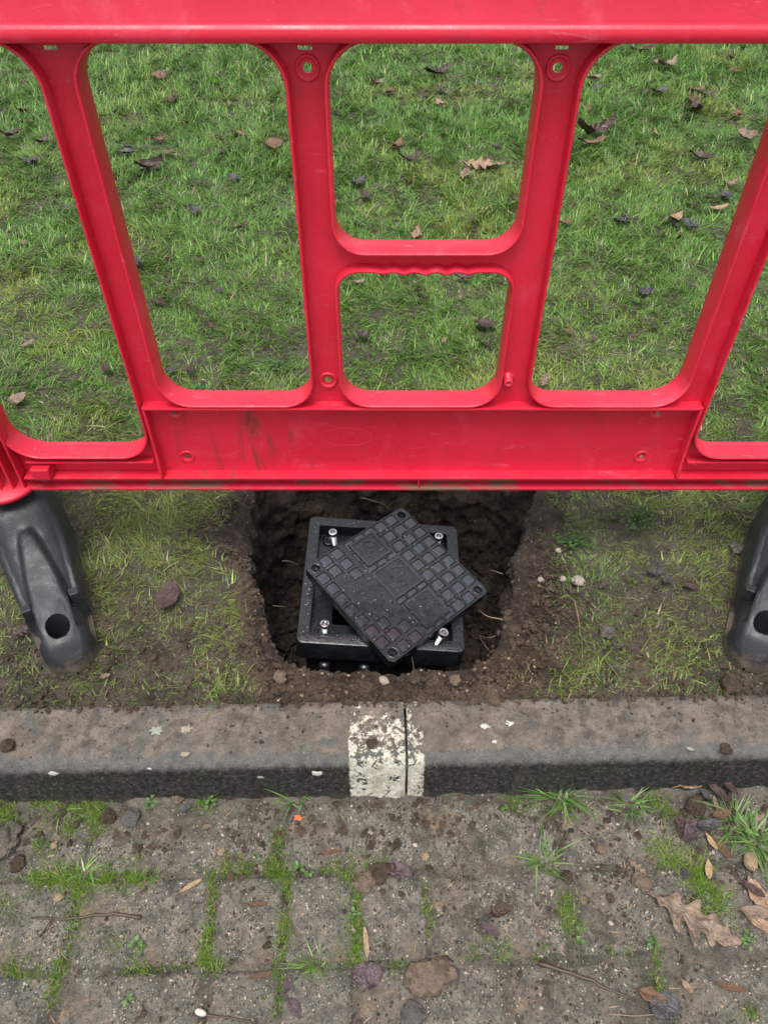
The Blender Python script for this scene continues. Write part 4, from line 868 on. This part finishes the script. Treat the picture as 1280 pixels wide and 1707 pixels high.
# lichen spots on the kerb are flat growths, parts of their kerbstone
for k, (u, v, r, m) in enumerate(((528,1288,.013,'lichen_w'),(90,1288,.011,'lichen_w'),(250,1280,.005,'lichen_w'),(262,1218,.016,'lichen_g'),(312,1216,.015,'stone_pale'),(310,1258,.011,'stone_pale'),(435,1294,.007,'lichen_g'),(808,1210,.011,'lichen_w'),(850,1205,.010,'lichen_w'),(824,1236,.006,'lichen_w'),(1150,1248,.008,'lichen_g'))):
    front = v > 1270
    if front: zz = .08; x, y = G(u, v, zz); y = .588+KY*x+.011-.0015; rot = (math.radians(80), 0, 0)
    else: zz = .1255; x, y = G(u, v, zz); zz = .1262; rot = (0, 0, 0)
    if front:
        a_, b_, c_ = ray(u, v); t_ = (.598+KY*x)/b_; x, zz = a_*t_, CAMH+c_*t_; y = .5965+KY*x-.0005
    rad_ = lambda t: r*.62*(1+.9*float(fbm(np.array(math.cos(t)+k*3.3), np.array(math.sin(t)), 0, 2.6, 4, 7, .8)))
    pts = [(rad_(t)*math.cos(t)*1.2, rad_(t)*math.sin(t)*.85) for t in np.linspace(0, 2*math.pi, 26, endpoint=False)]
    mb = MB(); mb.add([(p, q, 0) for p, q in pts]+[(p*.85, q*.85, .0012) for p, q in pts]+[(0, 0, .0014)], [(i, (i+1) % 26, 26+(i+1) % 26, 26+i) for i in range(26)]+[(26+i, 26+(i+1) % 26, 52) for i in range(26)])
    o = mb.build('lichen_spot', M[m], None, True); o.rotation_euler = rot
    kx, ky = w2k(x, y); ks = [c for c in kerb.children if c.name.startswith('kerbstone')]; par = ks[min(max(int((kx-KX[0])//.914), 0), 7)]
    o.parent = par; o.location = (kx-par.location.x, ky, zz)

# ------------------------------------------------------------------ leaves, twigs, straw
def leaf_mesh(kind, L, W, curl, fold, twist, seed, mat, crumple=.16):
    r = np.random.default_rng(seed); ns, nw = (44 if kind == 'oak' else 18), 9; s = np.linspace(0, 1, ns); t = np.linspace(-1, 1, nw); S, T = np.meshgrid(s, t, indexing='ij')
    if kind == 'oak': pr = np.sin(np.pi*np.clip(s, 0, 1)**.8)**.7*(.68+.32*np.tanh(1.6*np.cos(s*2*np.pi*4.2)))+.05
    elif kind == 'thin': pr = np.sin(np.pi*s)**.6
    elif kind == 'round': pr = np.sqrt(np.clip(1-(2*s-1)**2, 0, 1))*(1+.05*r.normal(size=ns))
    else: pr = np.sin(np.pi*s**.85)**.8*(1+.04*r.normal(size=ns))
    xx = (S-.5)*L; PR = pr[:, None]*np.ones_like(T)
    if kind == 'oak':
        env = np.sin(np.pi*s**.8)**.7; p1, p2 = r.uniform(0, 6.28, 2)
        lob = lambda ph: env*(.66+.34*np.tanh(1.5*np.cos(s*2*np.pi*(3.6+.4*r.random())+ph))*r.uniform(.8, 1.1))*(1+.12*fbm(s*9+seed, ph, 0, 1, 2, seed))+.04
        PR = np.where(T < 0, lob(p1)[:, None], lob(p2)[:, None])
        xx = xx + .10*L*abs(T)*PR
    yy = T*PR*W/2*(1+.25*fbm(S*3+seed, T*2, 0, 1.2, 2, seed)); yy += .10*W*np.sin(np.pi*S)*fbm(S*1.5+seed, 0*T, 4, 1.2, 2, seed)
    curl0 = curl*.6; zz = fold*.8*abs(T)*pr[:, None]*W/2 + curl0*L*((S-.5)**2*2) + twist*W*(S-.5)*T + crumple*W*fbm(S*4+seed, T*2, 1, 1.5, 3, seed)
    k = curl
    curl = curl*.6
    V = np.stack([xx*(1-.25*abs(curl)), yy*(1-.3*min(1, abs(fold))), zz], -1).reshape(-1, 3); V[:, 2] -= V[:, 2].min()
    mb = MB(); mb.add(V, [tuple(f) for f in grid_faces(nw, ns)])
    st = [(-(.5)*L*(1-.25*abs(curl)), 0, V[nw//2, 2]+.0005), (-.62*L, .02*L, .001+.3*V[nw//2, 2])]; mb.tube([st[0], st[1]], L*.012, 4)
    return mesh_np('leaf', mb.v, mb.f, M['leaf_'+mat], True)
LEAFN = [0]
def leaf(u, v, size, kind, mat, rot, label, where='l', asp=.55, curl=.5, fold=.3, twist=.2, name='fallen_leaf', group=None, tilt=0, lift=0, cat='leaf', crumple=.16):
    LEAFN[0] += 1; x, y, z = surf(u, v, where); size = size*(1.6 if where == 'l' and v < 700 else 1.0)
    o = add(name, leaf_mesh(kind, size, size*asp, curl, fold, twist, LEAFN[0]*7, mat, crumple), None, (x, y, z+lift-(.004 if where == 'l' else -.0012)), (tilt, 0, rot)); tag(o, label, cat, group); return o
# on the lawn: the ones that stand out
leaf(250,277,.085,'ovate','dark',.4,'large curled dark brown leaf seen through the left inner opening',asp=.5,curl=.9,fold=.9,twist=.4,tilt=.3)
leaf(457,238,.055,'ovate','brown',.2,'flat reddish brown leaf beside the left middle post',asp=.7,curl=.2,tilt=.5)
leaf(275,252,.06,'thin','brown',.1,'narrow brown leaf touching the large curled dark leaf',asp=.25)
leaf(18,225,.07,'ovate','dark',.3,'dark folded leaf at the left picture edge',asp=.5,curl=.8,fold=.8)
leaf(72,235,.06,'ovate','dark',1.2,'dark leaf pair member nearest the left end post',asp=.5,curl=.7)
leaf(365,146,.06,'ovate','dark',1.9,'dark leaf standing on edge in the far grass of the left inner opening',asp=.5,fold=.8,tilt=.7)
leaf(381,172,.045,'thin','tan',1.7,'upright straw coloured leaf in the far grass of the left inner opening',asp=.35,tilt=.8)
leaf(265,127,.06,'round','brown',.6,'brown rounded leaf in the far left grass',asp=.7,tilt=.3)
leaf(795,273,.085,'oak','tan',.0,'tan lobed oak leaf seen through the upper middle opening',asp=.5,curl=.3,tilt=.4)
leaf(728,122,.11,'oak','dark',.5,'large dark crumpled leaf at the top of the upper middle opening',asp=.6,curl=.7,fold=.6)
leaf(735,148,.07,'ovate','dark',2.0,'dark leaf hanging below the large crumpled leaf',asp=.5)
leaf(735,172,.06,'ovate','tan',2.2,'tan curled leaf in line below the two dark leaves',asp=.5,curl=.8)
leaf(662,242,.065,'ovate','brown',1.1,'rusty leaf at the left of the upper middle opening',asp=.6,curl=.7)
leaf(684,262,.07,'ovate','dark',.2,'dark leaf touching the rusty leaf',asp=.5,curl=.6)
leaf(693,391,.055,'oak','tan',1.3,'pale brown leaf just above the grip crossbar',asp=.7,curl=.5,tilt=.5)
leaf(610,326,.05,'ovate','dark',2.0,'dark sliver of leaf left in the upper middle opening',asp=.5)
leaf(597,303,.05,'ovate','grey',.7,'grey black leaf above the dark sliver beside the left middle post',asp=.6)
leaf(604,557,.040,'ovate','dark',2.4,'dark folded leaf at the left of the lower middle opening',asp=.65,curl=.4,fold=.5)
leaf(809,539,.046,'ovate','dark',-.3,'dark flat leaf at the right of the lower middle opening',asp=.65,curl=.2)
leaf(598,468,.030,'ovate','pink',.2,'pinkish leaf under the left end of the grip crossbar',asp=.5)
leaf(640,456,.030,'ovate','dark',.9,'dark leaf just under the grip crossbar',asp=.5)
leaf(740,566,.020,'ovate','pink',1.4,'tiny pinkish leaf in the middle of the lower middle opening',asp=.5)
leaf(990,222,.14,'oak','dark',.3,'largest dark leaf clump right of the right middle post',asp=.5,curl=.9,fold=.7)
leaf(985,238,.09,'thin','brown',.1,'brown leaf with a pale rim under the dark leaf clump',asp=.35,curl=.6)
leaf(1110,108,.09,'oak','pink',.4,'pinkish brown crumpled leaf at the top of the right inner opening',asp=.6,curl=.7)
leaf(1065,82,.12,'thin','dark',-.4,'long dark leaf under the top board at right',asp=.35)
leaf(1177,157,.07,'ovate','dark',.3,'dark flat leaf high in the right inner opening',asp=.5)
leaf(1228,190,.06,'ovate','brown',1.2,'brown leaf near the right post top',asp=.6)
leaf(1100,152,.07,'ovate','grey',.4,'greyish leaf below the pinkish crumpled leaf',asp=.5)
leaf(1075,155,.06,'ovate','dark',1.4,'dark leaf left of the greyish leaf',asp=.5)
leaf(1168,262,.075,'ovate','dark',-.5,'dark pointed leaf in the middle of the right inner opening',asp=.55,curl=.6,fold=.5)
leaf(1092,222,.055,'ovate','tan',1.5,'tan upright leaf in the right inner opening',asp=.5,tilt=.6)
leaf(1124,364,.055,'ovate','tan',.6,'tan leaf beside a dark one low in the right inner opening',asp=.6,curl=.6)
leaf(1148,375,.065,'ovate','grey',1.9,'grey black leaf right of the tan leaf low in the right opening',asp=.5,fold=.6)
leaf(1093,346,.035,'thin','straw',1.5,'small orange straw leaf above the tan leaf',asp=.35,tilt=.7)
leaf(941,370,.035,'round','brown',.2,'small round brown leaf beside the right middle post',asp=.7)
leaf(1210,325,.05,'ovate','grey',1.8,'grey folded leaf beside the right post',asp=.6)
leaf(1195,346,.06,'thin','tan',.2,'pale tan leaf below the grey folded leaf',asp=.3)
leaf(230,435,.040,'ovate','grey',1.9,'grey leaf half hidden by the left post',asp=.6)
leaf(176,612,.030,'ovate','maroon',2.2,'maroon leaf in the left outer opening',asp=.6,curl=.6)
leaf(30,664,.036,'ovate','pink',.8,'pale pinkish leaf in the left outer opening near the end post',asp=.6,tilt=.3)
leaf(285,615,.025,'ovate','grey',.4,'grey leaf in the lower left corner of the left inner opening',asp=.6)
leaf(318,614,.028,'ovate','dark',1.4,'blackish leaf beside the grey leaf in the lower left corner',asp=.6)
zones = (((160,90,470,620),'left inner opening',18),((570,90,880,385),'upper middle opening',9),((975,90,1270,420),'right inner opening',18),((0,120,60,640),'left outer opening',8),((580,460,830,640),'lower middle opening',3),((900,420,1120,640),'low in right inner opening',6))
rl = random.Random(21)
CN = {'dark': 'dark brown', 'grey': 'grey black', 'brown': 'rusty brown', 'pink': 'pinkish', 'maroon': 'maroon', 'plum': 'plum'}; KN = {'ovate': 'pointed', 'oak': 'lobed', 'thin': 'narrow', 'round': 'rounded'}
for (x0, y0, x1, y1), nm, n in zones:
    combos = [(c_, k_, s_) for c_ in CN for k_ in KN for s_ in ('small', 'tiny')]; rl.shuffle(combos); combos.sort(key=lambda q: q[0] == 'plum')
    for (c_, k_, s_) in combos[:n]:
        v = y0+(y1-y0)*rl.random()**1.4; f = 1+.9*smooth(500, 100, v)
        leaf(rl.uniform(x0, x1), v, (rl.uniform(.030, .042) if s_ == 'small' else rl.uniform(.018, .026))*f, k_, c_, rl.uniform(0, 6.28), s_+' '+CN[c_]+' '+KN[k_]+' leaf scrap sunk in grass, '+nm, asp=rl.uniform(.4, .7), curl=rl.uniform(.2, .9), fold=rl.uniform(0, .8), tilt=rl.uniform(-.2, .5), lift=-.006, name='leaf_scrap', group='leaf scraps in the '+nm)
# near lawn
leaf(281,997,.078,'ovate','maroon',1.45,'large wet brown leaf lying flat on the mud left of the pit',asp=.62,curl=.12,fold=.10,twist=.05,lift=.015,crumple=.03)
leaf(1150,978,.040,'thin','maroon',-.25,'wet maroon leaf on the lawn left of the right foot',asp=.4,curl=.3,lift=.006)
leaf(1090,955,.045,'oak','grey',.1,'dark ragged leaf left of the wet maroon leaf',asp=.55,lift=.004)
leaf(1112,968,.030,'ovate','grey',.9,'small black leaf between the ragged and the maroon leaf',asp=.6,lift=.004)
leaf(1004,978,.026,'oak','plum',.8,'small plum brown leaf right of the pale flint',asp=.8,lift=.004)
leaf(36,1055,.040,'oak','plum',.9,'torn plum brown leaf left of the left foot',asp=.7,lift=.004,curl=.3)
leaf(175,1126,.022,'ovate','pink',.3,'small pinkish leaf in front of the left foot',asp=.6)
leaf(1025,862,.022,'ovate','plum',.4,'small plum leaf under the barrier at right',asp=.6)
# paving
leaf(497,1364,.018,'ovate','orange',-.4,'bright orange leaf scrap below the star-shaped weed','p',asp=.6,curl=.2,fold=.2,crumple=.05,lift=.004)
leaf(612,1625,.050,'round','plum',.1,'dark round leaf flat on the paving left of the tan clod','p',asp=.75,curl=.1,fold=.05)
leaf(665,1452,.055,'ovate','plum',-.4,'wet plum leaf beside the smooth brown clod','p',asp=.55,curl=.25,fold=.3)
leaf(835,1518,.050,'ovate','dark',.3,'dark brown leaf with orange tip in the middle of the right paving','p',asp=.45,curl=.3,fold=.4)
leaf(815,1548,.042,'thin','plum',-.6,'thin dark leaf edge lying below the dark brown leaf','p',asp=.3)
leaf(905,1556,.022,'ovate','pink',-.5,'small tan oval leaf near the end of the long twig','p',asp=.6,curl=.3)
leaf(1150,1528,.125,'oak','oak',-.50,'large pale brown lobed oak leaf on the right paving','p',asp=.60,curl=.12,fold=.15,twist=.15,crumple=.14)
leaf(1205,1565,.060,'thin','pink',-.25,'pinkish leaf strip below the oak leaf','p',asp=.4,curl=.2)
leaf(1262,1490,.065,'ovate','tan',1.9,'tan pointed leaf in the litter at the right edge','p',asp=.55,curl=.4,fold=.4)
leaf(1250,1485,.045,'thin','maroon',-.7,'shiny chestnut red leaf on the tan pointed leaf','p',asp=.35,curl=.3,lift=.012)
leaf(1256,1522,.055,'thin','pink',-.1,'pale leaf below the chestnut leaf at the right edge','p',asp=.4,curl=.3,lift=.004)
leaf(1265,1538,.060,'thin','tan',-.6,'lowest tan leaf in the litter at the right edge','p',asp=.35,curl=.3)
leaf(1183,1405,.034,'thin','straw',-1.2,'upper straw coloured leaf below the wet leaf heap','p',asp=.3,curl=.3,lift=.008)
leaf(1178,1452,.036,'thin','straw',1.35,'lower straw coloured leaf on the bright moss','p',asp=.36,curl=.3,lift=.010)
leaf(1185,1458,.024,'ovate','plum',1.2,'greyish leaf under the lower straw coloured leaf','p',asp=.6,lift=.004)
leaf(1142,1457,.020,'round','grey',1.4,'small bluish black round leaf left of the straw coloured leaves','p',asp=.7,curl=.2)
leaf(1108,1678,.052,'round','grey',.2,'bluish black leaf at the end of the long twig','p',asp=.75,curl=.15,fold=.1)
leaf(1085,1660,.045,'ovate','brown',-.3,'muddy brown leaf under the bluish black leaf','p',asp=.5,curl=.2)
leaf(1145,1645,.024,'ovate','tan',-.9,'small tan leaf right of the twig end','p',asp=.55,curl=.5,fold=.5)
leaf(1218,1645,.050,'thin','brown',-.25,'narrow brown leaf near the lower right corner','p',asp=.25,curl=.3)
leaf(480,1640,.030,'ovate','plum',1.3,'plum leaf scrap in the lower joint left of the dark round leaf','p',asp=.6,curl=.15)
leaf(490,1680,.036,'ovate','plum',-.9,'plum leaf near the bottom edge below the leaf scrap','p',asp=.55,curl=.15)
leaf(435,1626,.040,'thin','brown',.25,'narrow brown leaf on the dark block at lower middle','p',asp=.25,curl=.3)
leaf(318,1476,.045,'thin','straw',.55,'straw coloured sliver on the second row of blocks','p',asp=.2,curl=.2)
leaf(428,1506,.040,'thin','brown',.0,'brown leaf sliver on the buff stained block','p',asp=.22,curl=.2)
leaf(610,1570,.050,'thin','straw',1.7,'straw coloured sliver right of the mossy joint','p',asp=.2,curl=.2)
leaf(550,1420,.045,'thin','brown',.15,'brown sliver below the kerb paint on the first block row','p',asp=.25,curl=.2)
leaf(345,1378,.022,'ovate','pink',.1,'small pale leaf on the paving under the left kerbstone','p',asp=.45,curl=.4)
leaf(430,1332,.030,'thin','brown',.15,'brown leaf strip lying against the left kerb foot','p',asp=.3)
leaf(80,1545,.030,'thin','maroon',1.1,'dark red sliver left of the chalky streaks','p',asp=.25)
leaf(1060,1445,.038,'oak','pink',-.7,'ragged tan leaf above the tan flaky clod','p',asp=.5,curl=.3)
leaf(1258,1370,.045,'oak','pink',.4,'pinkish brown leaf at the right edge beside the kerb','p',asp=.7,curl=.4)
# wet leaf heap at the kerb foot
for k, (u, v, sz, kd, mt, rt, lf, lab) in enumerate(((1150,1385,.060,'ovate','plum',.9,.002,'lowest broad plum leaf of the wet leaf heap'),(1180,1378,.055,'ovate','grey',.1,.008,'black leaf in front of the clod in the wet leaf heap'),(1197,1362,.042,'ovate','brown',.3,.016,'amber brown leaf at the middle of the wet leaf heap'),(1214,1340,.060,'thin','dark',1.4,.010,'long dark leaf on the right side of the wet leaf heap'),(1190,1325,.060,'thin','dark',-.9,.014,'slanting dark leaf at the top of the wet leaf heap'),(1205,1315,.055,'thin','maroon',-1.1,.018,'maroon leaf standing against the kerb above the heap'),(1150,1312,.070,'thin','tan',.2,.006,'pale leaf strip along the kerb above the clod'),(1185,1345,.030,'thin','pink',1.5,.022,'small pinkish leaf on top of the wet leaf heap'),(1172,1330,.030,'ovate','grey',-.8,.016,'small slate leaf next to the clod on the heap'),(1130,1372,.035,'ovate','maroon',1.3,.006,'reddish leaf at the left end of the wet leaf heap'),(1200,1410,.060,'thin','brown',-1.1,.002,'long brown leaf trailing down from the heap'))):
    leaf(u, v, sz, kd, mt, rt, lab, 'p', asp=.45 if kd != 'thin' else .28, curl=.45, fold=.5, twist=.3, lift=lf, tilt=.2)
def twig(pts, r, label, mat='twig', name='twig', where='p', cat='twig', lift=.003):
    P = []
    for u, v in pts: x, y, z = surf(u, v, where); P.append((x, y, z+lift))
    Q = []
    for a, b in zip(P[:-1], P[1:]):
        for f in np.linspace(0, 1, 5)[:-1]: Q.append(tuple(np.array(a)*(1-f)+np.array(b)*f+RNG.normal(0, r*.25, 3)))
    Q.append(P[-1]); o = MB().tube(Q, [r*(1.15-.7*k/len(Q)) for k in range(len(Q))], 7).build(name, M[mat], None, True); tag(o, label, cat)
twig([(235,1530),(190,1522),(140,1528),(100,1532),(52,1530)], .0028, 'long thin twig lying on the left paving')
twig([(898,1605),(950,1622),(1000,1642),(1060,1668)], .0032, 'long dark twig on the right paving below the seedling')
twig([(320,1690),(380,1695),(430,1705)], .0020, 'short twig at the bottom edge right of the white seed')
twig([(1012,1690),(1060,1694),(1105,1690)], .0012, 'thin stalk at the bottom right under the bluish black leaf', 'root')
twig([(55,1376),(80,1381),(92,1383)], .0010, 'pale stalk left of the grey stone', 'root')
twig([(20,1130),(50,1105),(70,1078)], .0016, 'dark twig sticking out beside the left foot', where='l')
twig([(955,1005),(962,1035),(965,1065)], .0014, 'pale straw stalk on the spoil right of the pit', 'root', where='l', lift=.012)
twig([(690,1450),(735,1462),(810,1470)], .0008, 'thin dark stalk right of the wet plum leaf')
twig([(760,1430),(770,1460),(765,1500)], .0008, 'fine brown rootlet on the right paving', 'root')
def root(p0, d, l, r, label, seed):
    q = random.Random(seed); P = [Vector(p0)]; d = Vector(d).normalized()
    for k in range(7): d = (d+Vector((q.uniform(-.3, .3), q.uniform(-.3, .3), q.uniform(-.25, .3)))).normalized(); P.append(P[-1]+d*l/7)
    r = r*.75; o = MB().tube([tuple(p) for p in P], [r*(1.1-.12*k) for k in range(8)], 6).build('root', M['root'], None, True); tag(o, label, 'root', 'torn roots in the pit wall')
for k, (u, v, zz, d, l, r, lab) in enumerate(((838,1033,.10,(-1,.05,.05),.055,.0022,'thick pale root poking from the right pit wall beside the frame'),(838,957,.09,(-1,.1,.2),.035,.0011,'fine curled root above the thick pale root'),(815,1085,.09,(-.7,.2,.6),.04,.0009,'thin root hair at the near right corner of the pit'),(826,1060,.10,(-1,-.2,-.3),.035,.0008,'thin root hair below the thick pale root'),(800,1108,.11,(-.3,.2,1),.03,.0008,'upright root hair on the soil lip at near right'),(690,1118,.10,(-.3,.5,.6),.03,.0008,'hair root on the soil lip left of the cover corner'),(455,1010,.08,(1,.1,-.3),.03,.0009,'fine root hanging from the left pit wall'),(470,935,.05,(1,.3,-.2),.05,.0010,'fine root high on the left pit wall'),(600,830,.0,(1,-.3,.1),.09,.0012,'long fine root across the far pit wall'))):
    x, y = G(u, v, zz); root((x, y, zz), d, l, r, lab, k)
# fine debris
xs_, ys_ = [], []
for u0, v0, u1, v1, n_ in ((15, 1605, 60, 1560, 160), (60, 1575, 130, 1535, 160), (70, 1620, 110, 1580, 120), (140, 1640, 160, 1575, 120), (1180, 1480, 1190, 1530, 90), (1215, 1480, 1205, 1540, 90)):
    t_ = RNG.random(n_); p_ = np.array([G(u0+(u1-u0)*q+RNG.normal(0, 5), v0+(v1-v0)*q+RNG.normal(0, 5), .002) for q in t_]); xs_.append(p_[:, 0]); ys_.append(p_[:, 1])
x, y = np.concatenate(xs_), np.concatenate(ys_); kx, ky = w2k(x, y); V, F = crumbs(x, y, np.maximum(mud_z(kx, ky), 0), np.clip(RNG.lognormal(-7.2, .45, len(x)), .0004, .0022), 77)
o = add('chalky_grit', mesh_np('chalky_grit', V, F, M['lichen_g'], False)); tag(o, 'chalky white crumbs smeared in streaks on the paving', 'grit', kind='stuff')
x, y, z = surf(335, 1688, 'p'); o = MB().lathe([(.001, -.0095), (.004, -.007), (.0052, -.002), (.005, .003), (.003, .008), (.0008, .0095)], (0, 0, 0), 14).build('seed', M['seed'], None, True); o.location = (x, y, z+.005); o.rotation_euler = (math.pi/2, .1, 1.3); tag(o, 'white oval seed husk at the bottom edge of the paving', 'seed')
n = 260; x = RNG.uniform(-.95, .95, n); y = RNG.uniform(-.40, -.005, n); kz = np.maximum(mud_z(x, y), .0)+.001; x, y = k2w(x, y); t = RNG.random(n)[:, None]
V, F, C = blades(x, y, kz, RNG.uniform(.006, .022, n), RNG.uniform(0, 6.28, n), np.full(n, 1.45), np.zeros(n), RNG.uniform(.0008, .0022, n), np.array([.10, .06, .035])*(1-t)+np.array([.36, .27, .15])*t, 3)
o = add('plant_litter', mesh_np('plant_litter', V, F, M['weed'], False, C)); tag(o, 'fine broken plant litter strewn over the paving', 'litter', kind='stuff')
